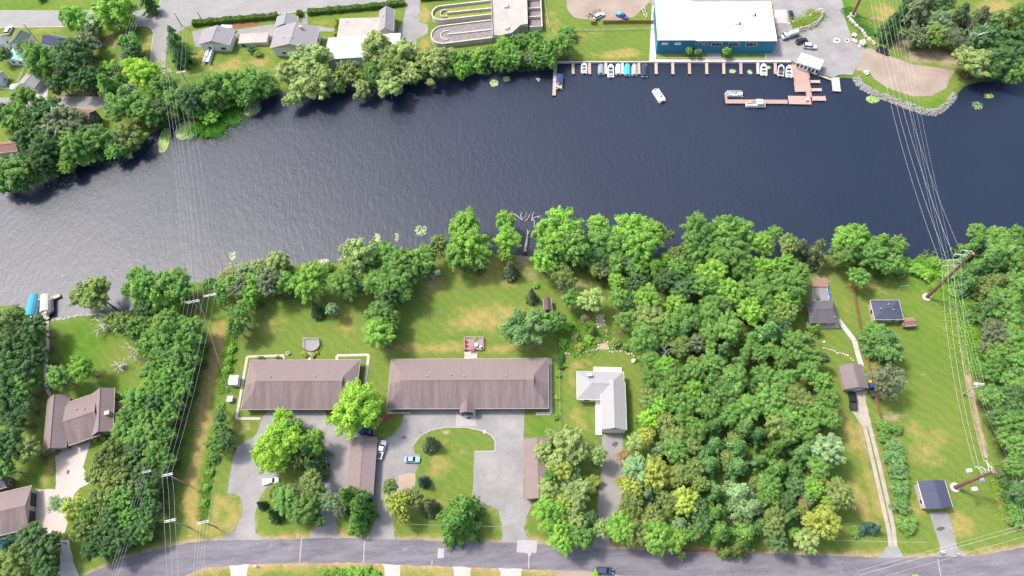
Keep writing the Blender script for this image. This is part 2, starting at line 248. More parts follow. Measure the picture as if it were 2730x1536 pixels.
def finish_ground():
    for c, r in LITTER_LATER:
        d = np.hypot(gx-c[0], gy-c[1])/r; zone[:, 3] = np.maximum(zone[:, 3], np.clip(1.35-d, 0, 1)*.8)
    nx, ny = len(xs), len(ys); idx = np.arange(nx*ny).reshape(ny, nx)
    q = np.stack([idx[:-1, :-1], idx[:-1, 1:], idx[1:, 1:], idx[1:, :-1]], -1).reshape(-1, 4)
    me = fastmesh('ground', np.stack([gx, gy, gzv], -1), q)
    a = me.attributes.new('zone', 'FLOAT_COLOR', 'POINT'); a.data.foreach_set('color', zone.ravel()); me.shade_smooth()
    m, t, b = newmat('grass and soil', .95); v = wpos(t); b.inputs['Specular IOR Level'].default_value = .1
    at = N(t, 'ShaderNodeAttribute', attribute_name='zone'); sp = N(t, 'ShaderNodeSeparateColor'); t.links.new(at.outputs['Color'], sp.inputs[0])
    n1 = ramp(t, noise(t, .035, 5, .6, v), .35, .65); n2 = ramp(t, noise(t, .16, 8, .75, v), .34, .66); n3 = ramp(t, noise(t, .8, 6, .8, v), .32, .68); n4 = noise(t, 5.0, 3, .7, v)
    g = mix(t, n1, (.095, .175, .03), (.135, .198, .036)); g = mix(t, mul(t, n2, .42), g, (.185, .168, .055)); g = mix(t, mul(t, n3, .35), g, (.078, .12, .02))
    lf = N(t, 'ShaderNodeMath', operation='MULTIPLY'); t.links.new(sp.outputs[2], lf.inputs[0]); lf.inputs[1].default_value = .85
    g = mix(t, lf.outputs[0], g, mix(t, n2, (.05, .13, .014), (.095, .2, .018)))
    def grow(ch, nf, k=1.0):
        n = N(t, 'ShaderNodeMath', operation='MULTIPLY_ADD'); t.links.new(ch, n.inputs[0]); n.inputs[1].default_value = 1.7*k
        s = N(t, 'ShaderNodeMath', operation='MULTIPLY_ADD'); t.links.new(nf, s.inputs[0]); s.inputs[1].default_value = 1.25; s.inputs[2].default_value = -1.1; t.links.new(s.outputs[0], n.inputs[2]); n.use_clamp = True; return n.outputs[0]
    g = mix(t, mul(t, grow(sp.outputs[0], n2), .95), g, mix(t, n3, (.25, .195, .06), (.3, .25, .095)))
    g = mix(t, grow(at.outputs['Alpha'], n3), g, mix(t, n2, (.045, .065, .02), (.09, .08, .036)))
    g = mix(t, grow(sp.outputs[1], n3), g, mix(t, n2, (.26, .18, .118), (.36, .28, .21)))
    wv = N(t, 'ShaderNodeTexWave', Scale=.16, Distortion=7.0, Detail=3); wv.bands_direction = 'DIAGONAL'; t.links.new(v, wv.inputs[0]); g = mix(t, 1.0, g, mix(t, wv.outputs['Fac'], (.945,)*3, (1.045,)*3), 'MULTIPLY')
    sp2 = ramp(t, noise(t, 2.4, 5, .8, v), .36, .62); g = mix(t, 1.0, g, mix(t, sp2, (.8, .78, .74), (1.12, 1.12, 1.1)), 'MULTIPLY')
    g = mix(t, 1.0, g, mix(t, ramp(t, n4, .2, .8), (.66,)*3, (1.3,)*3), 'MULTIPLY')
    t.links.new(g, b.inputs['Base Color']); bump(t, b, noise(t, 3.0, 4, .8, v), .6, .12)
    return struct(put('ground', me, m))
def fastmesh(name, v, q):
    me = bpy.data.meshes.new(name); n = len(q); k = q.shape[1]
    me.vertices.add(len(v)); me.vertices.foreach_set('co', np.asarray(v, np.float32).ravel())
    me.loops.add(n*k); me.loops.foreach_set('vertex_index', q.ravel().astype(np.int32))
    me.polygons.add(n); me.polygons.foreach_set('loop_start', np.arange(0, n*k, k, dtype=np.int32)); me.update(calc_edges=True); return me
def gustf(t, v):
    r_ = ramp(t, noise(t, .022, 4, .6, v), .3, .7); n_ = r_.node; n_.inputs[3].default_value = .5; n_.inputs[4].default_value = 1.1; return r_
# water: dark brown-blue river with small wind ripples
m, t, b = newmat('river water', .41); v = wpos(t)
c = mix(t, ramp(t, noise(t, .02, 3, .5, v), .35, .65), (.007, .014, .031), (.01, .0165, .035)); t.links.new(c, b.inputs['Base Color'])
b.inputs['IOR'].default_value = 1.33; b.inputs['Specular IOR Level'].default_value = .8
h1 = noise(t, .8, 3, .55, v, (1.0, .4, 1)); h2 = noise(t, 2.2, 3, .6, v, (1.0, .45, 1)); gust = ramp(t, noise(t, .025, 3, .5, v), .3, .7)
ad = N(t, 'ShaderNodeMath', operation='ADD'); t.links.new(mul(t, h1, 1.2), ad.inputs[0]); t.links.new(mul(t, h2, .5), ad.inputs[1])
hh = mul(t, ad.outputs[0], gustf(t, v)); bump(t, b, hh, .36, .3)
WATER = m
wm = MB(); wm.add([(-4000, -4000, WZ), (4000, -4000, WZ), (4000, 4000, WZ), (-4000, 4000, WZ)], [(0, 1, 2, 3)])
struct(put('river_water', wm, WATER))
def sheet(name, pts, z, mat, zoff=None):
    W_ = [P(x, y) for x, y in pts]; q = []
    for a, b2 in zip(W_, W_[1:]+W_[:1]):
        n = min(40, max(1, int((b2-a).length/1.6)))
        for k in range(n): c = a+(b2-a)*(k/n); q.append((c.x+random.uniform(-.13, .13), c.y+random.uniform(-.13, .13)))
    if len(pts) < 6: q = [(p.x, p.y) for p in W_]
    mb = MB(); mb.prism(q, -.12, z); return struct(put(name, mb, mat))
sheet('road', ROAD_U+ROAD_L, .030, ASPH)
sheet('street', [(-60, 29), (155, 30), (373, 28), (410, 24), (425, 14), (431, -60), (1300, -60), (1080, 1), (914, 19), (748, 37), (560, 60), (511, 66), (478, 84), (462, 102), (446, 124), (440, 180), (398, 180), (408, 100), (410, 86), (402, 73), (388, 70), (166, 72), (-60, 74)], .030, ASPH3)
sheet('riverside_street', [(-60, 262), (150, 258), (262, 257), (320, 238), (338, 222), (362, 222), (372, 240), (340, 264), (262, 290), (130, 292), (-60, 298)], .030, ASPH3)
sheet('side_driveway', [(104, 222), (131, 217), (126, 258), (95, 262)], .038, CONC)
sheet('motel_lot', [(716, 1094), (867, 1094), (873, 1123), (909, 1142), (945, 1152), (980, 1156), (980, 1330), (930, 1345), (895, 1384), (898, 1423), (909, 1434), (905, 1444), (820, 1442), (826, 1429), (854, 1384), (859, 1313), (862, 1208), (850, 1150), (800, 1135), (740, 1160), (722, 1200), (754, 1241), (738, 1280), (710, 1302), (691, 1329), (680, 1370), (682, 1423), (704, 1436), (700, 1447), (570, 1449), (600, 1428), (624, 1415), (644, 1384), (648, 1346), (640, 1325), (624, 1317), (607, 1318), (613, 1260), (622, 1227), (633, 1191), (682, 1163), (693, 1136), (700, 1112)], .022, ASPH2)
sheet('motel_lot.001', [(1095, 1093), (1399, 1093), (1399, 1104), (1396, 1162), (1399, 1179), (1395, 1329), (1423, 1340), (1404, 1376), (1396, 1409), (1404, 1431), (1426, 1446), (1338, 1446), (1340, 1398), (1327, 1362), (1307, 1347), (1271, 1346), (1259, 1326), (1263, 1255), (1264, 1202), (1320, 1202), (1320, 1177), (1310, 1161), (1288, 1150), (1247, 1140), (1191, 1139), (1150, 1147), (1121, 1162), (1099, 1190), (1106, 1210), (1119, 1212), (1119, 1231), (1110, 1259), (1085, 1300), (1050, 1340), (1047, 1384), (1050, 1426), (1060, 1444), (972, 1442), (980, 1431), (997, 1398), (1003, 1384), (992, 1330), (985, 1326), (985, 1165), (1010, 1172), (1019, 1175), (1047, 1164), (1069, 1137), (1076, 1106)], .022, ASPH2)
sheet('asphalt_patch', [(1268, 1204), (1317, 1204), (1315, 1254), (1266, 1254)], .030, ASPH3)
sheet('asphalt_patch.001', [(1216, 1093), (1269, 1093), (1270, 1136), (1216, 1136)], .030, PATCHM)
sheet('sandy_patch', [(1062, 1270), (1090, 1262), (1108, 1262), (1106, 1300), (1082, 1325), (1060, 1320)], .032, DIRT)
sheet('road_patch', [(1168, 1462), (1184, 1462), (1183, 1488), (1166, 1488)], .040, PATCHM); sheet('road_patch.001', [(1379, 1440), (1431, 1440), (1430, 1474), (1418, 1474), (1410, 1486), (1406, 1474), (1377, 1472)], .040, PATCHM)
for k, q in enumerate([(804, 1437, 799, 1498), (972, 1436, 969, 1500), (1410, 1475, 1409, 1516), (1152, 1495, 1151, 1508), (2500, 1490, 2512, 1558)]):
    sheet('sealed_crack' if k == 0 else 'sealed_crack.%03d' % k, [(q[0]-1.3, q[1]), (q[0]+1.3, q[1]), (q[2]+1.3, q[3]), (q[2]-1.3, q[3])], .037, PATCHM)
for k, (x, y, rx, ry) in enumerate([(1078, 1166, 6, 3), (1250, 1115, 7, 3), (1640, 1185, 8, 7), (1277, 1326, 5, 3), (2508, 1410, 11, 6), (182, 1258, 4, 6)]):
    sheet('oil_stain' if k == 0 else 'oil_stain.%03d' % k, [(x+rx*math.cos(a*.63)*(1+.3*math.sin(a*5)), y+ry*math.sin(a*.63)*(1+.3*math.cos(a*3))) for a in range(10)], .044, TAR)
sheet('house_drive', [(1604, 1158), (1663, 1158), (1656, 1246), (1662, 1301), (1650, 1357), (1622, 1429), (1632, 1466), (1580, 1464), (1590, 1412), (1594, 1329), (1605, 1241)], .024, GREYG)
sheet('concrete_drive', [(146, 1216), (190, 1190), (246, 1170), (234, 1205), (222, 1245), (236, 1268), (236, 1290), (212, 1302), (198, 1318), (192, 1340), (186, 1380), (172, 1420), (150, 1424), (96, 1428), (96, 1304), (148, 1304), (151, 1260)], .024, CONCP)
sheet('apron', [(158, 1440), (184, 1440), (192, 1478), (194, 1500), (216, 1545), (150, 1545), (160, 1500)], .026, CONC)
sheet('garage_drive', [(2477, 1366), (2527, 1366), (2554, 1462), (2580, 1486), (2496, 1488), (2508, 1462)], .024, ASPH2)
sheet('track_apron', [(2366, 1456), (2393, 1456), (2412, 1490), (2338, 1488)], .026, ASPH2)
sheet('concrete_apron', [(2276, 1048), (2312, 1040), (2307, 1063), (2324, 1137), (2299, 1137), (2268, 1092)], .024, TANC)
sheet('cottage_patio', [(2165, 767), (2207, 766), (2214, 806), (2163, 806)], .05, ASPH2); sheet('cottage_slab', [(2150, 858), (2234, 856), (2238, 874), (2153, 878)], .03, CONC)
sheet('marina_asphalt', [(2062, -60), (2237, -60), (2251, 42), (2261, 77), (2272, 101), (2300, 124), (2304, 140), (2282, 183), (2272, 200), (2240, 199), (2220, 207), (2181, 196), (2145, 184), (2108, 160), (2040, 162), (2040, 140), (2062, 136)], .030, ASPH2)
sheet('building_forecourt', [(1735, -60), (2070, -60), (2070, 12), (1735, 12)], .026, ASPH2)
sheet('wall_walk', [(1730, 158), (2108, 160), (2108, 166), (1730, 166)], .034, CONC); sheet('side_walk', [(1738, 14), (1750, 14), (1749, 158), (1731, 158)], .030, CONC)
sheet('door_pad', [(1884, 134), (1922, 134), (1922, 160), (1886, 160)], .030, ASPH2); sheet('boat_shop_patio', [(2065, 26), (2097, 26), (2100, 62), (2066, 62)], .05, CONCP)
sheet('gravel_yard', [(1500, -60), (1740, -60), (1733, 5), (1707, 28), (1690, 45), (1650, 54), (1560, 52), (1530, 46), (1512, 24)], .026, GRAVEL)
sheet('gravel_point', [(2300, 132), (2320, 128), (2360, 145), (2435, 172), (2482, 178), (2550, 188), (2530, 210), (2524, 235), (2482, 256), (2435, 258), (2365, 234), (2330, 210), (2318, 190), (2282, 188), (2290, 165)], .028, GRAVEL)
sheet('plant_drive', [(1080, -40), (1122, -40), (1118, 60), (1140, 66), (1140, 88), (1112, 105), (1108, 135), (1060, 135), (1062, 80), (1074, 60), (1082, 20)], .028, ASPH2)
sheet('house_court', [(512, 84), (540, 76), (628, 80), (735, 64), (738, 92), (722, 112), (716, 90), (632, 92), (620, 128), (535, 126), (520, 124)], .026, ASPH2)
sheet('court_path', [(808, 36), (818, 36), (820, 66), (900, 78), (900, 84), (848, 84), (806, 66)], .030, ASPH2)
sheet('mulch_bed', [(560, 68), (624, 62), (688, 56), (688, 67), (624, 74), (580, 76)], .030, MULCH); sheet('mulch_bed.001', [(1800, 1462), (1925, 1466), (1925, 1474), (1800, 1471)], .036, MULCH)
sheet('brick_path', [(1006, 1104), (1044, 1104), (1050, 1110), (1000, 1146), (985, 1152)], .034, MULCH)
for k, q in enumerate([(606, 666, 1500, 1516), (1017, 1074, 1500, 1508), (1202, 1262, 1508, 1516), (1326, 1398, 1512, 1520)]):
    sheet('bottom_drive' if k == 0 else 'bottom_drive.%03d' % k, [(q[0], q[2]-3), (q[1], q[2]-2), (q[1]-8, q[3]+6), (q[1]-8, 1580), (q[0]+8, 1580), (q[0]+8, q[3]+6)], .024, CONCP)
sheet('bottom_shoulder', [(1480, 1516), (1640, 1530), (1900, 1545), (1900, 1590), (1480, 1590)], .024, GRAVEL)
for k, (x, y, r) in enumerate([(2231, 108, 10), (2258, 108, 7)]):
    s_ = sheet('manhole_collar' if k == 0 else 'manhole_collar.001', [(x+r*math.cos(a*.4488), y+.72*r*math.sin(a*.4488)) for a in range(14)], .042, CONC)
    mb = MB(); p = P(x, y); mb.prism([(p.x+.55*math.cos(a*.5236), p.y+.55*math.sin(a*.5236)) for a in range(12)], .03, .055); put('manhole_cover', mb, TAR, s_)
def resample(pts, step):
    out = [pts[0]]; 
    for a, b2 in zip(pts, pts[1:]):
        n = max(1, round((b2-a).length/step)); out += [a+(b2-a)*(k/n) for k in range(1, n+1)]
    return out
def slabs(name, pts, width, step, mat, z=.05, gap=.05, piece='slab'):
    W_ = [P(*p) for p in pts]; o = W_[0].copy(); root = bpy.data.objects.new(name, None); C.objects.link(root); root.location = o; struct(root)
    for a, b2 in zip(W_, W_[1:]):
        L = (b2-a).length; n = max(1, round(L/step)); an = math.atan2((b2-a).y, (b2-a).x); d = (b2-a)/L
        mb = MB(); mb.box((0, 0, 0), (L/n-gap, width, z+.1)); me = mb.mesh(piece)
        for k in range(n):
            c = a+d*(L*(k+.5)/n)-o; put(piece, me, mat, root, (c.x, c.y, (z-.1)/2+random.uniform(-.008, .008)), an+random.uniform(-.01, .01))
    return root
slabs('motel_walk', [(758, 948), (659, 951), (630, 1116), (695, 1116)], .8, 1.6, CONC); slabs('motel_walk.001', [(898, 959), (898, 948), (983, 946), (971, 1042)], .8, 1.6, CONC)
slabs('motel_walk.002', [(1467, 955), (1469, 1103), (1428, 1103)], .9, 1.6, CONC); slabs('motel_walk.003', [(1032, 1101), (1094, 1101)], .6, 1.6, CONC); slabs('motel_walk.004', [(756, 950), (756, 958)], .7, 1, CONC)
slabs('garden_path', [(126, 856), (128, 921), (121, 990), (121, 1026), (138, 1064)], 1.0, 1.3, CONCP); slabs('cottage_path', [(2234, 852), (2278, 908), (2287, 944), (2297, 976)], 1.5, 1.5, CONC)
slabs('deck_walk', [(826, 938), (825, 960)], 1.0, .9, CONCP); slabs('patio', [(1255, 938), (1255, 956)], 4.0, 1.4, CONCP)
slabs('track_lane', [(2305, 1138), (2331, 1248), (2371, 1424), (2374, 1457)], 1.1, 3.2, TANC); slabs('track_lane.001', [(2319, 1138), (2347, 1250), (2381, 1402), (2387, 1457)], 1.1, 3.2, TANC)
def kerb(name, pts, w=.22, h=.12, step=1.5): return slabs(name, pts, w, step, CONC, h, .03, 'kerb_stone')
kerb('kerb', [(1264, 1204), (1320, 1203), (1320, 1177), (1310, 1161), (1288, 1150), (1247, 1140), (1191, 1139), (1150, 1147), (1121, 1162), (1099, 1190)])
kerb('kerb.001', [(511, 66), (560, 60), (748, 37), (914, 19), (1080, 1)], .3); kerb('kerb.002', [(-20, 74), (166, 72), (388, 70), (402, 73), (410, 86), (408, 100), (399, 178)], .3); kerb('kerb.003', [(-20, 29), (155, 30), (373, 28), (410, 24), (425, 14), (430, -10)], .3)
kerb('kerb.004', [(1752, 155), (1884, 155), (1886, 160), (1922, 160), (1924, 156), (2040, 157), (2042, 138)], .25)
# ------------------------------------------------------------------ vegetation
m, t, b = newmat('leaves', .6); o_ = N(t, 'ShaderNodeObjectInfo'); at = N(t, 'ShaderNodeAttribute', attribute_name='tint')
hs = N(t, 'ShaderNodeHueSaturation'); t.links.new(o_.outputs['Color'], hs.inputs['Color'])
t.links.new(ramp(t, at.outputs['Fac'], -.2, 1.2), hs.inputs['Value'])
mr = hs.inputs['Value'].links[0].from_node; mr.inputs[3].default_value = .66; mr.inputs[4].default_value = 1.8
mh = N(t, 'ShaderNodeMapRange'); t.links.new(at.outputs['Fac'], mh.inputs[0]); mh.inputs[3].default_value = .515; mh.inputs[4].default_value = .485; t.links.new(mh.outputs[0], hs.inputs['Hue'])
t.links.new(hs.outputs[0], b.inputs['Base Color']); b.inputs['Specular IOR Level'].default_value = .25
tr_ = N(t, 'ShaderNodeBsdfTranslucent'); t.links.new(hs.outputs[0], tr_.inputs[0]); ms = N(t, 'ShaderNodeMixShader', Fac=.42)
t.links.new(b.outputs[0], ms.inputs[1]); t.links.new(tr_.outputs[0], ms.inputs[2]); t.links.new(ms.outputs[0], t.nodes['Material Output'].inputs[0])
LEAF = m
BARK = mk('bark', (.09, .065, .05), (.15, .115, .09), 2, 8, .95, vec='o'); DEADW = mk('bleached dead wood', (.55, .52, .49), (.7, .67, .63), 1, 6, .9, vec='o'); GREYB = mk('grey twigs', (.26, .23, .2), (.36, .33, .3), 1, 6, .9, vec='o')
def unit(a): return a/np.maximum(np.linalg.norm(a, axis=-1, keepdims=True), 1e-6)
def leaves(name, c, n, size, tint, long=1.35):
    k = len(c); n = unit(n); r = unit(rng.normal(size=(k, 3))); u = unit(np.cross(n, r)); v = np.cross(n, u); s = (size*rng.uniform(.65, 1.35, k))[:, None]
    V = np.stack([c-u*s*long, c-v*s*.7+n*s*.12, c+u*s*long, c+v*s*.7+n*s*.12], 1).reshape(-1, 3)
    me = fastmesh(name, V, np.arange(4*k).reshape(k, 4)); a = me.attributes.new('tint', 'FLOAT', 'FACE'); a.data.foreach_set('value', tint.astype(np.float32)); me.materials.append(LEAF); return me
def crown_round(name, nl=36, per=120, lr=.29, size=.075, low=-.45, jit=.55, flat=1.0, long=1.35, spike=.55):
    az = rng.uniform(0, 6.283, 3); Cs = []; Ns = []; T = []
    for i in range(nl):
        d = unit(rng.normal(size=3)); 
        while d[2] < low: d = unit(rng.normal(size=3))
        a = math.atan2(d[1], d[0]); k = 1+.14*math.sin(2*a+az[0])+.11*math.sin(3*a+az[1])+.08*math.sin(5*a+az[2])
        p = d*rng.uniform(.5, .86)*np.array([k, k, .95]); r = lr*rng.uniform(.55, 1.35)
        q = unit(rng.normal(size=(per, 3))+d*.8+np.array([0, 0, .3])); rr = rng.uniform(.4, 1.15, per)[:, None]; off = q*r*rr*np.array([1, 1, .85]); off += d*((off@d)[:, None])*spike
        Cs.append(p+off); Ns.append(q*1.0+rng.normal(size=(per, 3))*jit+np.array([0, 0, .45])); T.append(rng.uniform(.0, .55)+rng.uniform(0, .45, per))
    n2 = nl*12; q = unit(rng.normal(size=(n2, 3)))*rng.uniform(.2, .62, n2)[:, None]; Cs.append(q); Ns.append(q+rng.normal(size=(n2, 3))*.4); T.append(rng.uniform(0, .6, n2))
    c = np.concatenate(Cs); c[:, 2] *= flat; return leaves(name, c, np.concatenate(Ns), size, np.concatenate(T), long)
def crown_pine(name, tiers=9, nb=8, per=84, size=.048, top=.16, droop=.1, wild=.32):
    Cs = []; Ns = []; T = []
    for i in range(tiers):
        f = i/(tiers-1); R = (1-f)**.75*(1-top)+top; R *= rng.uniform(.85, 1.1); a0 = rng.uniform(0, 6.28)
        for j in range(max(4, int(nb*(1-.35*f)))):
            a = a0+j*6.283/max(4, int(nb*(1-.35*f)))+rng.normal()*.2; L = R*rng.uniform(1-wild*1.6, 1+wild); s = rng.uniform(.12, 1, per)**.7; w = rng.normal(size=per)*.075*(1.1-.5*s)*1.3
            x = s*L; z = f+rng.normal(size=per)*.02-droop*s*s+.03; ca, sa = math.cos(a), math.sin(a)
            Cs.append(np.stack([x*ca-w*sa, x*sa+w*ca, z], -1)); Ns.append(np.stack([.45*ca*s, .45*sa*s, np.ones(per)], -1)+rng.normal(size=(per, 3))*.45); T.append(rng.uniform(.05, .5)+rng.uniform(0, .45, per))
    return leaves(name, np.concatenate(Cs), np.concatenate(Ns), size, np.concatenate(T), 1.9)
def branchy(name, mat, seed, depth=4, r0=.05, spread=.75, lean=0, sides=4, n0=6):
    rr = random.Random(seed); mb = MB()
    def rec(p, d, L, r, k):
        q = p+d*L*.55+Vector((rr.gauss(0, .06), rr.gauss(0, .06), rr.gauss(0, .04)))*L; e = q+(d+Vector((rr.gauss(0, .25), rr.gauss(0, .25), rr.gauss(.05, .15)))).normalized()*L*.5
        mb.tube([p, q, e], [r, r*.75, r*.5], sides, False)
        if k <= 0: return
        for i in range(2 if k < depth-1 else 3):
            nd = (d+Vector((rr.gauss(0, spread), rr.gauss(0, spread), rr.gauss(0, spread*.6)))).normalized(); rec(q if i == 1 else e, nd, L*rr.uniform(.55, .8), r*.62, k-1)
    mb.tube([(0, 0, 0), (.02, .01, .3), (0, .02, .55)], [r0*1.5, r0, r0*.7], 6, False)
    for i in range(n0):
        a = i*6.283/n0+rr.gauss(0, .3); up = rr.uniform(.15, .9); rec(Vector((0, 0, rr.uniform(.35, .58))), Vector((math.cos(a), math.sin(a), up)).normalized(), rr.uniform(.3, .42), r0*.55, depth-1)
    me = mb.mesh(name); me.materials.append(mat); return me
def trunkmesh(name, seed):
    rr = random.Random(seed); mb = MB(); mb.tube([(0, 0, -.02), (.01, 0, .12), (.02, .01, .45), (0, .02, .8)], [.085, .06, .045, .02], 7)
    for i in range(6):
        a = i*1.05+rr.gauss(0, .3); z = rr.uniform(.35, .6); L = rr.uniform(.4, .6); mb.tube([(0.01, 0, z), (L*.5*math.cos(a), L*.5*math.sin(a), z+.1), (L*math.cos(a), L*math.sin(a), z+.2)], [.035, .022, .008], 5, False)
    me = mb.mesh(name); me.materials.append(BARK); return me
CR = {'D': [crown_round('crown_leafy', int(rng.integers(90, 130)), 105, rng.uniform(.14, .185), .037, jit=.55, spike=.8) for _ in range(12)],
      'F': [crown_round('crown_feathery', 150, 46, .115, .04, jit=.6, long=1.8, spike=1.1) for _ in range(4)],
      'W': [crown_round('crown_willow', 90, 80, .16, .042, low=-.6, jit=.5, long=1.9) for _ in range(4)],
      'S': [crown_round('crown_shrub', 42, 70, .24, .06, low=-.1) for _ in range(4)],
      'G': [crown_round('crown_sparse', 90, 24, .15, .042, jit=.8) for _ in range(3)],
      'P': [crown_pine('crown_pine') for _ in range(5)], 'B': [crown_pine('crown_spruce', 13, 10, 34, .06, .05, .06, .08) for _ in range(3)]}
TK = [trunkmesh('trunk', k) for k in range(4)]; DRIFT = mk('grey driftwood', (.3, .285, .27), (.42, .4, .38), 1, 6, .9, vec='o'); DEAD = [branchy('dead_branches', DEADW, 30+k, 4, .055, .5) for k in range(4)]; TWIG = [branchy('twigs', GREYB, 60+k, 4, .03, .5, n0=7) for k in range(2)]
COL = {'L': (.29, .47, .06), 'b': (.225, .41, .07), 'm': (.172, .32, .075), 'd': (.11, .205, .07), 'p': (.165, .305, .1), 'o': (.215, .29, .085), 'w': (.315, .41, .14), 'g': (.19, .235, .12), 'y': (.36, .42, .09), 'k': (.25, .37, .18), 'r': (.4, .3, .16), 's': (.13, .23, .19), 'c': (.28, .2, .16)}
CNAME = {'L': 'lime green', 'b': 'bright green', 'm': 'mid green', 'd': 'dark green', 'p': 'blue-green', 'o': 'olive', 'w': 'pale willow green', 'g': 'grey-green', 'y': 'yellow-green', 'k': 'pale bluish green', 'r': 'orange-brown', 's': 'steel blue', 'c': 'pinkish brown'}
KNAME = {'D': 'leafy tree', 'F': 'feathery tree', 'W': 'willow', 'S': 'shrub', 'G': 'sparse twiggy tree', 'P': 'pine', 'B': 'spruce', 'X': 'bare dead tree'}
KOBJ = {'D': 'leafy_tree', 'F': 'leafy_tree', 'W': 'willow_tree', 'S': 'shrub', 'G': 'sparse_tree', 'P': 'pine_tree', 'B': 'spruce_tree', 'X': 'dead_tree'}
KCAT = {'S': 'shrub'}
def kobj(kind, col): return 'bright_leafy_tree' if kind == 'D' and col in 'bL' else 'feathery_tree' if kind == 'F' else KOBJ[kind]  # leafy trees split by crown colour and form; their species is unknown
LM = [('the blue-walled boat shop', 1905, 90), ('the left brown-roofed motel', 800, 1025), ('the long brown-roofed motel', 1250, 1025), ('the grey L-shaped house', 1610, 1070), ('the open carport with the pickup', 965, 1240), ('the carport half under willows', 1425, 1250), ('the round-ended tanks', 1190, 80), ('the white metal-roofed hall', 960, 130),
      ('the peach-gabled twin house', 785, 95), ('the ramped grey house', 577, 100), ('the side-street end', 420, 180), ('the red car', 147, 268), ('the red-brown roofed house', 222, 312), ('the mint-roofed house', 50, 130), ('the boat lifts', 98, 815), ('the rambling brown house', 215, 1120), ('the two-door garage', 40, 1360), ('the white utility box', 622, 1014), ('the pentagon deck', 832, 922), ('the red-chair deck', 1264, 920),
      ('the small brown shed', 1460, 811), ('the fallen trunk in the river', 1402, 640), ('the dark-roofed cottage', 2195, 835), ('the navy-roofed bungalow', 2362, 827), ('the taupe garage', 2272, 1005), ('the navy-roofed garage', 2490, 1320), ('the tall rust pole by the river', 2500, 760), ('the transformer pole', 2590, 1035), ('the gravel point', 2430, 215), ('the black car on the point', 2352, 140), ('the left river poles', 520, 800), ('the street corner hedge', 430, 50), ('the wood track', 1605, 880), ('the parked blue car by the road', 1610, 1522), ('the twin-track drive', 2345, 1300), ('the bare tree amid the wood', 1777, 930)]
PLANTS = []
def plant(x, y, r, kind='D', col='m', h=None):
    zc0 = {'S': .4, 'P': 7, 'B': 4, 'W': 6, 'X': 4}.get(kind, 7); m_ = MPP(x, y, zc0); R = r*m_; seed = random.random
    jf = random.uniform(.86, 1.14); jc = tuple(c*jf*random.uniform(.96, 1.04) for c in COL[col]); idx = random.randrange(100)
    if kind == 'S': zc = R*.55
    elif kind in 'PB': H_ = h or (min(13, 2.1*R+3) if kind == 'P' else min(9, 1.9*R+2)); zc = .5*H_
    elif kind == 'X': H_ = h or min(11, 2.2*R+3); zc = .55*H_
    else: zc = h or (max(1.0*R, min(7, .9*R+1.8)) if y < 520 else max(1.35*R, min(9.5, 1.2*R+3.2)))
    if (1690 if y < 1100 else 1390) < x < 2240 and 560 < y and kind in 'DFPWG' and r > 14: R *= 1.1; zc *= 1.18
    c = P(x, y, zc); g = gz(c.x, c.y)
    root = bpy.data.objects.new(kobj(kind, col), None); C.objects.link(root); root.location = (c.x, c.y, g); root.rotation_euler = (random.gauss(0, .05), random.gauss(0, .05), random.uniform(0, 6.28)); zc -= g
    if kind == 'X':
        put('branches', DEAD[idx % 4], None, root, sc=(R*1.15, R*1.15, H_*.95))
    elif kind in 'PB':
        me = CR[kind][idx % len(CR[kind])]; z0 = .12 if kind == 'P' else .03
        put('crown', me, None, root, (0, 0, H_*z0), col=jc, sc=(R, R, H_*(1-z0))); put('trunk', TK[idx % 4], None, root, sc=(R*.5, R*.5, H_*.9))
    else:
        me = CR[kind][idx % len(CR[kind])]; fz = .8 if kind == 'S' else random.uniform(.85, 1.1)
        put('crown', me, None, root, (0, 0, zc), col=jc, sc=(R*random.uniform(.92, 1.1), R*random.uniform(.85, 1.12), R*fz)); put('trunk', TK[idx % 4], None, root, sc=(R*.8, R*.8, zc*1.15))
        if kind == 'G': put('twigs', TWIG[idx % 2], None, root, sc=(R*.95, R*.95, zc+.55*R))
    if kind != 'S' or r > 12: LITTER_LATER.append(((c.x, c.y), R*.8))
    PLANTS.append((root, x, y, r, kind, col)); return root
ORD = ['closest', 'second closest', 'third closest', 'fourth closest', 'fifth closest', 'sixth closest', 'seventh closest', 'eighth closest', 'ninth closest', 'tenth closest', 'eleventh closest', 'twelfth closest', 'thirteenth closest', 'fourteenth closest', 'fifteenth closest']+[w+' closest' for w in ('sixteenth', 'seventeenth', 'eighteenth', 'nineteenth', 'twentieth', 'twenty-first', 'twenty-second')]
def label_plants():
    D = {}
    for root, x, y, r, kind, col in PLANTS:
        nm, lx, ly = min(LM, key=lambda l: (l[1]-x)**2+((l[2]-y)*1.1)**2); dx, dy = x-lx, y-ly
        rel = ('right of' if dx > 0 else 'left of') if abs(dx) > abs(dy) else ('below' if dy > 0 else 'above')
        D.setdefault((CNAME[col] if kind != 'X' else 'pale', KNAME[kind], rel, nm), []).append((math.hypot(dx, dy), root, kind))
    for (cn, kn, rel, nm), L in D.items():
        L.sort(key=lambda a: a[0])
        for i, (d, root, kind) in enumerate(L):
            lab = f'{cn} {kn} {rel} {nm}'
            if len(L) > 1: lab += ', '+ORD[min(i, 21)]
            tag(root, lab, KCAT.get(kind, 'tree'), {'S': 'garden and bank shrubs'}.get(kind, 'trees by the river and the houses'))
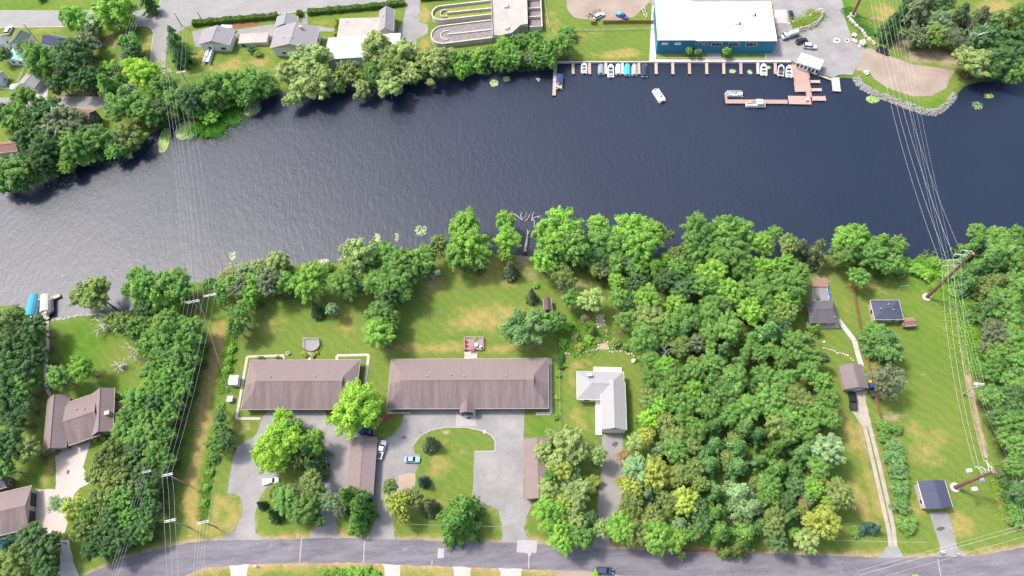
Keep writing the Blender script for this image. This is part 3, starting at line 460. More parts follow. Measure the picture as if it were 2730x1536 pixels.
T_ = """303 33 52 D b;204 50 36 D b;172 42 18 F m;340 52 26 D L;392 6 24 P d;248 80 24 D d;110 -4 12 S d;347 118 34 F m;349 140 28 F d;468 135 36 P p;462 100 22 P p;351 177 26 D L;393 203 38 D L;288 182 22 S b;117 165 48 D m;63 130 26 G g;195 168 58 F d;225 120 38 F g;222 215 40 F d;160 225 30 F d;290 240 45 P m;340 280 52 D m;8 145 20 D d;365 190 18 D b;430 235 34 D m;320 215 20 D m
55 262 30 D m;47 312 38 D m;118 305 50 F d;170 335 60 F g;85 375 50 F d;8 312 35 D d;130 400 45 F d;200 385 42 D m;258 370 38 D m;335 362 36 D o;45 455 45 D m;110 430 40 D d;12 490 30 D m;300 395 24 D d;180 420 26 D d;232 392 26 D m;385 305 40 D m;430 292 32 D d;412 318 24 D m;472 268 36 D m;512 262 42 D d;566 245 42 D m;622 228 42 D m;676 226 42 D m;540 290 30 S b;572 300 24 S b;512 300 20 S m;600 275 26 S m;645 262 20 S b;530 250 26 F m;590 222 28 F m;650 215 24 S m;705 215 26 S m;565 318 22 S b
673 133 14 S d;690 145 11 S b;826 165 56 W w;776 190 40 W w;845 222 48 W w;782 262 22 W w;800 235 34 W w;892 228 22 W w;933 192 34 F o;968 232 24 W w;952 260 10 W w;1010 128 46 W w;1078 142 44 W w;1040 178 42 W o;1035 232 36 W w;1090 195 30 W w;990 185 26 F m;1162 172 46 W w;1145 222 12 W w;1190 150 28 W w;1125 160 26 F m;1218 165 26 D m;1238 155 26 D m;1271 152 24 D b;1304 152 26 D m;1343 133 30 D b;1365 148 30 D m;1387 118 28 D m;1423 118 32 D m;1431 150 26 F o;1461 132 30 D m;1500 118 34 D m;1511 92 24 S m;1467 152 22 D m;1405 158 20 F g
2435 42 45 P g;2470 14 32 P g;2505 58 30 D k;2482 98 34 F o;2454 101 30 F g;2376 70 32 P d;2557 47 34 P g;2540 98 34 G g;2600 58 40 P g;2646 70 45 P o;2634 100 42 F d;2693 58 42 P o;2712 98 40 P d;2517 14 30 D d;2705 145 45 D d;2670 164 40 D d;2719 28 24 D m;2602 171 46 W w;2705 188 32 D m;2658 131 34 D d;2420 20 26 F d;2580 120 26 G g;2397 45 22 P d;2550 112 14 S m;2410 85 16 S m;2640 185 26 D m
259 783 50 W o;200 795 24 W w;232 800 28 W o;392 763 46 D m;447 755 42 D m;430 815 46 P b;483 772 38 D m;367 738 30 D m;345 765 24 D m;395 810 32 D d;18 866 46 D o;88 872 36 F d;28 920 45 D d;83 910 38 D d;91 948 38 F d;22 982 45 F d;69 990 42 D d;17 1030 45 D d;55 1035 38 D m;91 1018 24 D m;17 1072 38 D d;60 1080 28 D d;28 1172 45 D d;77 1202 32 D o;17 1246 28 D m;40 1120 34 D d;157 1001 32 D m;218 979 34 D b
331 860 30 F o;367 871 32 F m;300 850 24 F o;453 871 40 D m;502 866 36 D m;442 918 38 D m;491 921 38 D m;405 915 34 F m;519 905 28 D m;469 954 38 D m;430 957 36 F m;513 955 28 D m;408 990 34 D m;455 998 36 D m;491 998 30 D m;397 1026 34 D b;442 1031 36 D m;480 1037 30 D m;373 1067 38 D m;420 1070 36 D d;460 1075 32 D m;345 1110 32 D m;395 1112 36 D m;440 1115 34 D m;331 1153 34 D m;373 1164 36 D m;409 1153 34 D m;447 1165 28 D m;367 1205 34 F d;414 1213 34 D m;440 1225 26 D m;290 1227 40 F o;331 1246 38 F o;262 1268 34 F o;317 1282 40 F o;373 1262 34 F d;276 1329 38 F o;200 1357 34 D y;235 1365 34 F m;326 1329 38 F m;395 1310 32 D d;410 1351 28 D d;290 1384 38 F d;345 1379 36 F m;390 1390 30 D d;221 1412 36 F o;270 1434 34 F d;317 1434 36 D d;359 1425 30 D d;248 1462 26 F d;290 1466 28 D d;385 1426 26 D m;150 1340 26 G k;305 1200 26 F d;420 1265 24 D d;350 1300 30 F g
33 1453 40 P s;83 1434 40 D d;116 1462 36 D d;55 1484 36 D o;105 1500 34 D d;17 1503 32 D o;28 1530 34 D o;118 1528 30 D d;140 1440 24 D d;254 1173 7 S L;276 1168 7 S L;618 758 28 D m;641 769 30 F g;674 750 24 D b;674 788 26 D b;721 752 40 F g;760 755 32 D m;741 702 34 W w;777 722 16 D m;829 752 50 D b;843 828 22 B d;884 822 18 W k;917 758 38 D m;950 750 26 F d;953 678 48 W w;995 689 26 D b;1036 678 34 D m;1069 697 38 D m;1124 689 38 D m;1000 750 34 D m;1041 755 48 D m;1077 733 34 D m;1030 788 36 D d;1014 832 34 D m;1014 888 42 D b;1036 862 26 D m;1000 872 24 D o;1169 650 28 D o;1235 603 44 D b;1249 656 52 D b;1221 683 36 D m;1275 690 30 D m;1140 720 24 D d;638 849 36 D m;636 877 24 F m;655 820 20 D m;585 770 24 F m;600 800 20 F m;560 760 20 D m;710 720 26 F o;650 725 24 W k;690 712 20 W k;800 735 18 F m;870 715 18 S m
586 1112 18 D d;583 1142 20 D m;575 1184 28 D m;602 1181 26 D d;567 1219 16 S m;590 1090 14 D m;608 1155 14 S m;612 960 12 S b;606 985 11 S b;618 930 12 S b;560 1260 11 S b;550 1300 10 S b;545 1340 10 S b;555 1230 10 S b;1348 592 28 D b;1354 637 34 D b;1351 672 22 D b;1362 719 27 B g;1500 609 54 D b;1445 623 32 D b;1473 659 45 D b;1530 656 45 D m;1448 695 34 D b;1597 601 34 D b;1597 639 36 D m;1677 609 46 D b;1727 623 38 D b;1644 656 38 D m;1707 659 40 D b;1597 686 28 D d;1641 695 28 D m;1591 722 20 D o;1497 739 34 G o;1514 750 26 G g;1417 788 20 B g;1428 761 9 S b;1404 871 52 D p;1445 863 30 D m;1484 852 26 D m;1528 797 24 D m;1575 800 34 D w;1649 750 24 D b;1652 794 28 D m;1749 717 36 P b;1729 794 32 D b;1555 849 12 F c;1580 879 14 B o;1666 857 34 D m;1735 844 34 D o;1715 899 34 D m;1615 720 18 F g;1485 700 24 D m;1560 690 24 D m;1515 870 14 S b;1535 900 14 S o;1500 915 14 S b;1545 925 12 S y;1570 905 12 S b;1640 915 14 S o;1670 925 12 S o
1785 626 14 D o;1860 623 42 D m;1940 626 45 D m;1979 621 34 D m;2031 648 30 D b;1855 665 30 D m;1948 670 40 D m;1915 681 28 D m;2059 621 20 F m;2092 651 26 D o;2130 662 32 P g;2178 676 36 P g;2263 640 44 D b;2343 651 42 P b;2321 681 40 D m;2293 737 26 D m;2252 676 36 D m;2371 703 30 D m;2388 655 28 D m;2300 640 34 P b;1805 679 24 D o;1805 715 28 F m;1852 704 16 D b;1904 726 34 D b;1982 723 30 D m;2040 717 28 D b;2081 706 26 D b;2125 726 28 D m;1882 764 32 D m;1816 778 28 D d;1946 770 34 D b;2017 770 30 D m;2114 770 36 D m;1797 817 28 D b;1833 842 32 D m;1882 842 30 D m;1910 808 28 D m;1943 817 22 G g;2001 831 32 D b;2028 789 26 D m;2092 797 30 D b;2045 828 20 D m;2097 831 28 D o;1816 877 38 P p;1943 872 36 D m;2045 886 48 P p;2114 924 34 D m;2155 905 24 D o;1770 870 30 D m;1816 927 24 D o;1860 915 24 F g;1890 922 18 D b;1929 935 28 P p;2026 941 24 D m;1717 941 18 D L;1775 745 30 D d;1840 755 26 D d;1975 800 26 D m;2070 750 26 D m;2000 905 30 P m;1885 885 26 D m;2085 880 24 D d;1680 810 24 D d;1695 760 26 D d;1705 710 28 D m;1675 700 24 D d
2596 660 34 P m;2637 695 40 P p;2679 673 42 D m;2714 695 38 D m;2596 723 32 P p;2637 756 42 P o;2679 795 36 D m;2706 756 36 D m;2582 761 26 P p;2637 828 38 P p;2692 839 36 D m;2651 888 38 F g;2698 902 38 D m;2628 916 22 F g;2665 944 36 D m;2706 957 36 D m;2645 985 28 D m;2679 999 36 P p;2714 1013 34 D m;2651 1062 32 D m;2692 1055 34 D d;2670 1107 28 D d;2701 1135 34 D m;2714 1093 34 D d;2714 1190 34 D m;2690 1165 26 D m;2714 1245 28 D m;2706 1357 24 S m;2702 1390 20 S m;2720 1315 28 D d;2659 1262 13 S g;2680 1290 16 S d;2600 620 24 D m;2660 635 30 D m;2715 640 30 D m;2620 790 20 S m;2612 840 14 S b;2622 880 12 S o;2640 1040 18 S o;2690 1330 18 S d;2660 1150 14 S m
2350 905 54 P p;2330 880 30 D m;2372 930 34 D p;2372 1007 46 G g;2365 1040 30 G g;2353 1137 20 S m;2386 1143 18 S m;2358 1168 16 S m;2380 1198 26 S p;2386 1226 28 S p;2391 1259 26 S p;2397 1302 26 S p;2400 1351 22 S p;2414 1398 24 S m;2402 1328 16 S m;2300 1412 16 B s;2334 1409 18 B s;2281 1418 16 S m;2318 1400 14 B s;2420 700 16 S b;2445 720 20 S b;2470 735 18 S b;2490 700 16 S b;2400 725 18 S m;2520 740 16 S b;2540 780 12 S b;2485 765 10 S b
1727 1125 24 D L;1779 1125 24 D o;1826 1122 28 D m;1754 1202 26 P k;1793 1169 28 D o;1798 1210 30 D m;1840 1183 24 D o;1901 1136 34 P p;1981 1133 36 P p;1909 1188 32 P p;1964 1191 36 P p;2019 1155 32 P p;2074 1133 32 D o;2152 1141 28 D m;2069 1191 28 P m;2138 1210 34 P p;2212 1202 38 W k;2207 1117 26 D m;1890 1238 36 P p;1964 1244 38 P p;2074 1255 40 P m;1688 1252 32 D k;1749 1266 38 F y;1807 1266 28 D o;1727 1315 30 P k;1867 1288 24 F o;1771 1337 30 G o;1826 1337 32 D y;1909 1310 34 P p;1978 1315 46 P k;2047 1293 30 D m;2047 1329 26 D m;1997 1362 46 P k;1909 1365 36 P m;1688 1354 34 G o;1655 1412 34 D b;1699 1423 32 D o;1611 1409 26 G w;1749 1426 38 D b;1812 1404 34 P k;1843 1426 22 D m;1820 1478 13 P w;1923 1417 40 P m;1981 1426 40 P m;1970 1465 24 P o;1934 1472 16 P o;2061 1390 36 D o;2107 1370 28 P p;2166 1304 26 D b;2188 1277 18 D y;2235 1321 36 D o;2193 1393 42 D y;2154 1440 32 W w;2143 1340 15 F r;2212 1343 24 D b;2074 1440 26 D d;1660 1216 20 G r;1700 1180 22 G w;1690 1300 28 F y;1740 1380 30 F o;1870 1395 26 D d;2020 1230 26 P p;2120 1270 28 P p;2120 1300 24 D d;2025 1400 28 P p;1865 1350 26 D d;2095 1330 24 D d;1790 1440 26 D b;1845 1240 24 D o;1720 1160 20 D y;1660 1290 20 D y
1739 965 26 D m;1737 1010 26 D m;1770 985 28 D b;1802 1018 32 D m;1845 985 28 D m;1887 1018 34 P p;1900 965 28 D m;1961 1018 36 D m;1975 965 28 P p;2046 1050 34 D m;2040 995 28 D m;2131 1060 32 D o;2184 1018 28 D m;2090 1010 30 D m;2150 990 26 D m;2205 1060 28 D m;1735 1060 26 D o;1765 1085 28 D b;1820 1075 30 D m;1880 1080 32 D m;1935 1075 30 P p;1995 1085 32 D m;2060 1098 30 D m;2115 1110 30 D m;2170 1090 28 D m;1780 1045 26 D m;1850 1040 28 D b;1925 1045 28 D m;2005 1030 26 P p;2160 950 24 D m;2085 955 24 D m;2190 960 18 D d;2215 1095 20 D b;1725 930 20 D m;2100 1160 26 D m;2170 1175 24 D m;2180 1240 28 D m;1860 1140 28 D m;1945 1105 26 D m
1517 1183 40 W w;1545 1199 32 W w;1452 1208 24 W w;1478 1230 26 W w;1498 1252 28 D y;1592 1216 22 W w;1462 1302 26 W w;1545 1315 36 W w;1501 1340 26 D y;1454 1368 36 D b;1531 1390 30 G w;1476 1401 34 D b;1498 1445 28 D b;1550 1426 28 D m;1578 1291 26 S y;1470 1165 16 W w;1480 1275 24 D m;1520 1430 24 D m;1570 1385 22 D d;1525 1270 22 D d;1485 1320 22 D m;958 1084 66 D L;940 1065 36 D L;743 1195 60 D L;755 1120 28 D L;765 1155 40 D b;826 1172 34 D b;829 1206 38 P d;837 1247 36 B d;702 1206 34 F L;793 1142 26 D d;790 1225 26 F o;720 1240 24 F L;768 1329 36 D m;780 1365 30 D m;812 1362 36 D m;730 1372 24 B d;696 1346 15 B d;834 1285 34 F o;800 1310 26 G g;876 1335 28 G k;936 1324 42 P m;958 1357 45 P m;950 1398 32 P m;905 1350 24 G g;1061 1346 38 F y;1036 1307 24 F o;1099 1324 28 F o;1075 1375 22 F y;1143 1351 28 B g;1127 1280 20 B s;1143 1181 27 B g;1225 1384 64 P m;1215 1410 44 P m;1240 1350 40 P m;740 1310 20 D o;850 1385 18 D d;850 1310 20 D d
870 1528 12 S b;890 1524 12 S b;912 1528 14 S b;935 1524 13 S b;958 1526 14 S b;980 1524 13 S b;1000 1530 12 S b;1588 1536 13 S L;1838 134 11 D b;1860 139 9 F m;1938 137 12 D b;2160 190 7 S m;1268 905 7 S L;809 942 6 S y;817 947 7 S y;834 947 7 S y;845 941 6 S y;695 957 8 S d;742 956 8 S d;2440 1545 14 S L;2495 1548 10 S L;1497 955 9 S m;1502 975 8 S b;1482 1110 9 S b;1484 1060 7 S y;1488 1000 8 S m"""
for row in T_.replace('\n', ';').split(';'):
    q = row.split(); plant(float(q[0]), float(q[1]), float(q[2]), q[3], q[4])
for k, (x, y) in enumerate([(18, 508), (60, 494), (100, 476), (140, 462), (180, 448), (225, 434), (265, 424), (305, 410), (340, 396), (372, 374), (660, 268), (695, 255), (725, 244), (870, 224), (905, 226), (985, 216), (1005, 225), (1115, 204), (1200, 196), (1228, 190), (1262, 184), (1295, 180), (1330, 176), (1362, 172), (1395, 168), (1428, 165), (1458, 160)]): plant(x, y-6, 20+5*((k*7) % 3), "SFS"[k % 3], "mdmmb"[k % 5])
rs = random.Random(3)
for k in range(70):
    x, y = rs.uniform(1700, 2190), rs.uniform(690, 1430); plant(x, y, rs.uniform(13, 20), 'DFDP'[k % 4], 'mbmomp'[k % 6], 5.5)
for x, y, r, h in [(273, 868, 36, 6), (367, 935, 42, 8), (317, 976, 28, 4), (2598, 104, 30, 12), (804, 1293, 26, 9), (1503, 1288, 18, 10), (1777, 930, 24, 12), (1590, 1185, 14, 7), (335, 1340, 18, 10), (1510, 1195, 14, 9), (90, 1425, 16, 9), (20, 1455, 14, 10)]: plant(x, y, r, 'X', 'm', h)
# ------------------------------------------------------------------ buildings
def rect(px, z):
    a = [P(x, y, z) for x, y in px]; c = (a[0]+a[1]+a[2]+a[3])/4; u = (a[1]-a[0])+(a[2]-a[3]); w = ((a[1]-a[0]).length+(a[2]-a[3]).length)/2
    an = math.atan2(u.y, u.x); u = u.normalized(); v = Vector((-u.y, u.x, 0)); d = ((a[0]-a[3]).dot(v)+(a[1]-a[2]).dot(v))/2
    return c, an, w, d
def part_window(root, side, w, d, pos, z, ww, wh, frame=None, door=False, col=None, name=None):
    ax = {'S': (pos, -d/2, 0), 'N': (pos, d/2, math.pi), 'E': (w/2, pos, math.pi/2), 'W': (-w/2, pos, -math.pi/2)}[side]
    mb = MB(); mb.box((0, 0, 0), (ww+.2, .14, wh+.2)); f = put(name or ('door' if door else 'window'), mb, frame or WHITE, root, (ax[0], ax[1], z+wh/2), ax[2], col=col)
    mb = MB()
    if door:
        n = max(2, int(wh/.6))
        for k in range(n): mb.box((0, -.085, -wh/2+wh*(k+.5)/n), (ww, .06, wh/n-.05))
        put('panel', mb, MATTE, f, col=col or (.3, .3, .3))
    else:
        k = max(1, round(ww/1.3))
        for i in range(k): mb.box((-ww/2+ww*(i+.5)/k, -.085, 0), (ww/k-.08, .05, wh))
        put('pane', mb, GLASS, f)
    return f
def house(name, label, px, ze, rise, roof, rm, wall, over=.45, win=(), doors=(), cat='house', chim=(), vents=(), fascia=None, z0=0, gcol=None, root=None, wmat=None, hip=None, gablet=0, open_sides=None):
    c, an, w, d = rect(px, ze); ww, dd = w-2*over, d-2*over
    if root is None: root = thing(name, label, cat, (c.x, c.y, 0), an); base = Vector((0, 0, 0)); ra = 0; par = root
    else:
        par = root; dl = Vector((c.x, c.y, 0))-root.location; ra = an-root.rotation_euler[2]; base = Matrix.Rotation(-root.rotation_euler[2], 3, 'Z') @ dl
    k = root.get('_k', 0)
    def q(nm, mb, mat, col=None, parent=None): return put(nm, mb, mat, parent or par, base if parent is None else (0, 0, 0), ra if parent is None else 0, col=col)
    wm = wmat or MATTE; mb = MB()
    if open_sides:                                          # carport on posts with one long wall
        mb.box((open_sides*(ww/2-.1), 0, ze/2), (.2, dd, ze)); q('wall', mb, wm, wall)
        n = 7
        for i in range(n):
            mp = MB(); mp.box((-open_sides*(ww/2-.15), -dd/2+.15+(dd-.3)*i/(n-1), ze/2), (.18, .18, ze)); q('post', mp, wm, wall)
    else: mb.prism([(-ww/2, -dd/2), (ww/2, -dd/2), (ww/2, dd/2), (-ww/2, dd/2)], z0, ze-.02); q('wall', mb, wm, wall)
    T = .16; mr = MB(); gb = None
    if roof == 'flat':
        mr.box((0, 0, ze+T), (w, d, 2*T)); top = lambda x, y: ze+2*T
    elif roof in ('gx', 'gy'):
        a, b2 = (w/2, d/2) if roof == 'gx' else (d/2, w/2); s = rise/b2; sv = []
        prof = [(-b2, ze-.02), (0, ze+rise-.02), (b2, ze-.02), (b2, ze+T), (0, ze+rise+T), (-b2, ze+T)]
        for x in (-a, a): sv += [((x, y, z) if roof == 'gx' else (-y, x, z)) for y, z in prof]
        mr.add(sv, [(0, 1, 7, 6), (1, 2, 8, 7), (2, 3, 9, 8), (3, 4, 10, 9), (4, 5, 11, 10), (5, 0, 6, 11), (0, 5, 4, 1), (1, 4, 3, 2), (6, 7, 10, 11), (7, 8, 9, 10)])
        top = lambda x, y: ze+T+rise*(1-abs(y if roof == 'gx' else x)/b2)
        ga, gB = (ww/2, dd/2) if roof == 'gx' else (dd/2, ww/2); gh = rise*gB/b2
        for sg in (-1, 1):
            v = []; gb = MB()
            for x in (sg*(ga-.12), sg*ga): v += [((x, y, z) if roof == 'gx' else (-y, x, z)) for y, z in ((-gB, ze-.02), (gB, ze-.02), (0, ze+gh-.05))]
            gb.add(v, [(0, 1, 2), (5, 4, 3), (0, 3, 4, 1), (1, 4, 5, 2), (2, 5, 3, 0)]); q('gable', gb, wm, gcol or wall)
    else:                                                     # hip
        a, b2 = (w/2, d/2) if roof == 'hx' else (d/2, w/2); hl = hip if hip else b2
        v = [(-a, -b2, ze), (a, -b2, ze), (a, b2, ze), (-a, b2, ze)]; v += [(x, y, z+T) for x, y, z in v]; v += [(-a+hl, 0, ze+rise+T), (a-hl, 0, ze+rise+T)]
        if roof == 'hy': v = [(-y, x, z) for x, y, z in v]
        mr.add(v, [(3, 2, 1, 0), (0, 1, 5, 4), (1, 2, 6, 5), (2, 3, 7, 6), (3, 0, 4, 7), (4, 5, 9, 8), (5, 6, 9), (6, 7, 8, 9), (7, 4, 8)])
        top = lambda x, y: ze+T+rise*min(1, (b2-abs(y if roof == 'hx' else x))/b2)
    ro = q('roof', mr, rm)
    if gablet:
        for sg in (-1, 1):
            g2 = MB(); x0 = sg*(w/2-hip); L = gablet; hh = rise*L/hip*.9; hw = L/hip*d/2*.9; zt = ze+rise+T+.03
            pv = [(x0-sg*.4, 0, zt), (x0+sg*L, 0, zt), (x0+sg*L, -hw, zt-hh), (x0+sg*L, hw, zt-hh), (x0-sg*.4, -hw, zt-hh-.02), (x0-sg*.4, hw, zt-hh-.02)]
            g2.add(pv, [(0, 1, 2, 4), (1, 0, 5, 3), (1, 3, 2), (0, 4, 5)]); put('gablet', g2, rm, ro)
    if roof != 'flat':
        rc = MB(); a_ = (w/2 if roof[1] == 'x' else d/2)-(0 if roof[0] == 'g' else (hip or (d/2 if roof == 'hx' else w/2))); rc.box((0, 0, ze+rise+T+.02), (2*a_, .35, .07) if roof[1] == 'x' else (.35, 2*a_, .07)); put('ridge_cap', rc, rm, ro)
    fc = MB()
    for sx, sy, lx, ly in ((0, -1, w, .06), (0, 1, w, .06), (-1, 0, .06, d), (1, 0, .06, d)):
        if roof == 'gx' and sx or roof == 'gy' and sy: continue
        fc.box((sx*(w/2+.03), sy*(d/2+.03), ze+T/2), (lx, ly, T+.1))
    q('fascia', fc, MATTE, fascia or (.6, .58, .55))
    for x, y in vents:
        mv = MB(); zt = top(x, y); mv.tube([(x, y, zt-.2), (x, y, zt+.45)], .16, 8); mv.tube([(x, y, zt+.4), (x, y, zt+.5)], .22, 8); q('roof_vent', mv, MATTE, (.25, .25, .26))
    for x, y, s_ in chim:
        mv = MB(); zt = top(x, y); mv.box((x, y, zt+.3), (s_, s_*.8, 2.0)); ch = put('chimney', mv, STONE, ro, col=(.45, .38, .34)); mv = MB(); mv.box((x, y, zt+1.33), (s_+.15, s_*.8+.15, .12)); put('chimney_cap', mv, CONC, ch)
    holder = par
    for it in win:
        f = part_window(par, it[0], ww, dd, *it[1:5]); 
        if base.length > 1e-6 or ra: f.location = base+Matrix.Rotation(ra, 3, 'Z') @ Vector(f.location); f.rotation_euler[2] += ra
    for it in doors:
        f = part_window(par, it[0], ww, dd, *it[1:5], door=True, frame=MATTE, col=it[5] if len(it) > 5 else (.5, .5, .5), name='garage_door' if it[3] > 2 else 'door')
        if base.length > 1e-6 or ra: f.location = base+Matrix.Rotation(ra, 3, 'Z') @ Vector(f.location); f.rotation_euler[2] += ra
    return root, w, d
BRN = (.2, .15, .13)
sw_ = [('S', -10+4*k, 1.0, 1.6, 1.2) for k in range(6)]
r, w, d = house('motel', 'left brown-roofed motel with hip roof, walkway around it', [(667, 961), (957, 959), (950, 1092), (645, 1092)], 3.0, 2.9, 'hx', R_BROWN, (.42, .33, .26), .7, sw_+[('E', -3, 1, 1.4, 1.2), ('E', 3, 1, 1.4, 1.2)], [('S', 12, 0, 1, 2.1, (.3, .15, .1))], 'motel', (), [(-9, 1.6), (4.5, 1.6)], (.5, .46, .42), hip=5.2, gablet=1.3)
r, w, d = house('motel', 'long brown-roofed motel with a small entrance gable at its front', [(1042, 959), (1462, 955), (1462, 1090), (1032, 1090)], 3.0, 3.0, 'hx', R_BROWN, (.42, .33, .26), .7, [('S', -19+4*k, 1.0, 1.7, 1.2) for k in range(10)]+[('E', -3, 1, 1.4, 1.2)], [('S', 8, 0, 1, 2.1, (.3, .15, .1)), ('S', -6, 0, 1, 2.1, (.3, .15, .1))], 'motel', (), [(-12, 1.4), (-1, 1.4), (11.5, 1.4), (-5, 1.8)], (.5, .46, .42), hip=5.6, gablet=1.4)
mb = MB(); v = []
for x in (-2.2, 0, 2.2): pass
mb.add([(-2.3, -d/2-1.3, 3.25), (2.3, -d/2-1.3, 3.25), (0, -d/2-1.3, 4.35), (0, -d/2+3.1, 4.35), (-2.3, -d/2+.4, 3.25), (2.3, -d/2+.4, 3.25), (-2.3, -d/2-1.3, 3.1), (2.3, -d/2-1.3, 3.1), (-2.3, -d/2+.4, 3.1), (2.3, -d/2+.4, 3.1)], [(0, 2, 3, 4), (2, 1, 5, 3), (0, 6, 7, 1, 2), (6, 8, 9, 7), (0, 4, 8, 6), (1, 7, 9, 5)])
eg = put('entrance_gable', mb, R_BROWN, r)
for sx in (-2, 2):
    mb = MB(); mb.box((sx, -d/2-1.1, 1.6), (.22, .22, 3.2)); put('porch_post', mb, WHITE, eg)
house('carport', 'open brown-roofed carport with a pickup and car beside it', [(938, 1168), (1007, 1166), (993, 1328), (920, 1330)], 2.7, 1.0, 'gy', R_BROWNX, (.4, .3, .25), .4, cat='carport', open_sides=-1, fascia=(.3, .24, .2))
house('carport', 'long carport with roof half hidden under willows', [(1401, 1170), (1471, 1168), (1469, 1330), (1395, 1331)], 2.7, 1.0, 'gy', R_BROWNX, (.4, .3, .25), .4, cat='carport', open_sides=1, fascia=(.3, .24, .2))
# grey L-shaped house
r, w, d = house('grey_house', 'L-shaped house with light grey shingle roof and white walls', [(1540, 990), (1664, 993), (1664, 1066), (1535, 1066)], 3.4, 2.0, 'hx', R_GREY, (.62, .6, .57), .5, [('S', -4, 1, 1.6, 1.3), ('N', 0, 1, 2, 1.3), ('W', 0, 1, 1.6, 1.3)], chim=[(-3.2, 2.6, 1.0)], fascia=(.72, .72, .7))
house('', '', [(1602, 1018), (1669, 1018), (1668, 1148), (1602, 1145)], 4.0, 1.9, 'gy', R_GREYX, (.72, .72, .7), .25, doors=[('S', 0, 0, 4.6, 2.3, (.7, .7, .69))], root=r, gcol=(.28, .13, .09), fascia=(.72, .72, .7))
def lbox(root, px, z, th, nm, mat, col=None):
    c, an, w, d = rect(px, z); mb = MB(); mb.box((0, 0, 0), (w, d, th)); rr = -root.rotation_euler[2]
    l = Matrix.Rotation(rr, 3, 'Z') @ (Vector((c.x, c.y, 0))-Vector((root.location.x, root.location.y, 0))); return put(nm, mb, mat, root, (l.x, l.y, z-th/2), an+rr, col=col)
lbox(r, [(1588, 1068), (1604, 1068), (1605, 1160), (1588, 1159)], .5, .5, 'porch_slab', WHITE); lbox(r, [(1583, 978), (1657, 980), (1657, 993), (1582, 992)], .6, .6, 'rear_deck', WHITE)
# rambling brown house and its garage
r, w, d = house('brown_house', 'rambling house with mauve-brown roof and stone chimney', [(122, 1064), (173, 1058), (191, 1188), (121, 1209)], 3.2, 2.4, 'gy', R_BROWNX, BRN, .6, [('S', 0, 1, 2, 1.4), ('W', 3, 1, 1.4, 1.2)], fascia=(.45, .36, .28))
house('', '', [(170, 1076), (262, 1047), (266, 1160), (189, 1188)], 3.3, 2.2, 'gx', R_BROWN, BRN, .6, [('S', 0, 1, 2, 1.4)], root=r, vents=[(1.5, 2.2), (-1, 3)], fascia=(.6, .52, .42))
house('', '', [(246, 1049), (302, 1035), (307, 1150), (248, 1162)], 3.4, 2.3, 'gy', R_BROWNX, BRN, .6, [('E', 0, 1, 2, 1.4), ('E', 4, 1, 1.4, 1.3)], root=r, chim=[(2.2, -1.5, 1.3)], fascia=(.6, .52, .42))
lbox(r, [(306, 1075), (334, 1070), (334, 1094), (308, 1098)], .3, .3, 'side_deck', PLANK, (.34, .17, .12))
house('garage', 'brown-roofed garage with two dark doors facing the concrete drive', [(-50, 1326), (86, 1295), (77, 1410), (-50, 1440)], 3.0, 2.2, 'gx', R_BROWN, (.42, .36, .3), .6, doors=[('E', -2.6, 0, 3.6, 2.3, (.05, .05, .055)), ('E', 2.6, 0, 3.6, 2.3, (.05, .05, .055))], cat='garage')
house('dark_shed', 'dark-roofed house corner at the left edge above the garage', [(-60, 1285), (26, 1262), (12, 1300), (-60, 1322)], 3.4, 1.5, 'gx', R_DARK, (.2, .16, .14), .4, [('E', 0, 1, 1, 1)])
# right bank
house('cottage', 'small hip-roofed cottage with dark grey roof and rear patio', [(2153, 804), (2226, 802), (2234, 860), (2157, 862)], 3.0, 1.9, 'hx', R_DARK, (.35, .31, .28), .5, [('S', -2, .9, 1.4, 1.2), ('W', 0, .9, 1.4, 1.2)], [('S', 2, 0, 1, 2.1, (.5, .5, .5))], hip=1.8, vents=[(2.8, -2.4)], fascia=(.2, .18, .17))
house('bungalow', 'low bungalow with navy-black roof partly under a pine', [(2320, 802), (2397, 800), (2407, 854), (2331, 852)], 2.9, 1.3, 'hx', R_NAVY, (.42, .3, .25), .4, [('W', 0, .9, 1.4, 1.2), ('S', 2, .9, 1.4, 1.2)], vents=[(.4, 1.4), (1.3, -.6), (-2.6, -.3)], fascia=(.6, .6, .58))
house('garden_shed', 'small red-brown shed beside the navy-roofed bungalow', [(2408, 850), (2439, 848), (2441, 868), (2409, 871)], 2.0, .7, 'gx', R_RUST, (.25, .13, .1), .15, doors=[('W', 0, 0, 1.2, 1.7, (.3, .2, .16))], cat='shed')
house('garage', 'taupe-roofed garage with a black pickup parked in front', [(2236, 975), (2299, 972), (2313, 1036), (2254, 1038)], 3.0, 1.4, 'gy', R_TAUPE, (.34, .27, .22), .4, doors=[('S', 0, 0, 4.2, 2.2, (.5, .48, .46))], cat='garage', gcol=(.12, .1, .09), fascia=(.3, .25, .22))
house('garage', 'navy-roofed garage at the end of a short asphalt drive', [(2447, 1284), (2519, 1281), (2538, 1353), (2464, 1356)], 3.1, 1.3, 'gy', R_NAVY, (.42, .37, .34), .4, [('W', -1.5, 1, 1.2, .9)], [('S', 0, 0, 4.6, 2.2, (.42, .42, .43))], 'garage', fascia=(.66, .66, .65))
house('woodshed', 'small brown shed at the lawn edge beneath the trees', [(1448, 796), (1469, 794), (1472, 827), (1450, 829)], 2.4, .7, 'gy', roofmat('worn brown roofing', (.13, .085, .08), (.09, .06, .06), .5, None, 'x'), (.16, .11, .09), .2, doors=[('S', 0, 0, 1.0, 1.8, (.12, .09, .08))], cat='shed')
house('utility_shed', 'white utility box with ribbed roof beside the left motel walkway', [(612, 1002), (636, 1001), (634, 1025), (610, 1026)], 2.2, .35, 'gx', WHITE, (.66, .64, .6), .12, doors=[('S', 0, 0, 1.2, 1.6, (.55, .45, .44))], cat='shed')
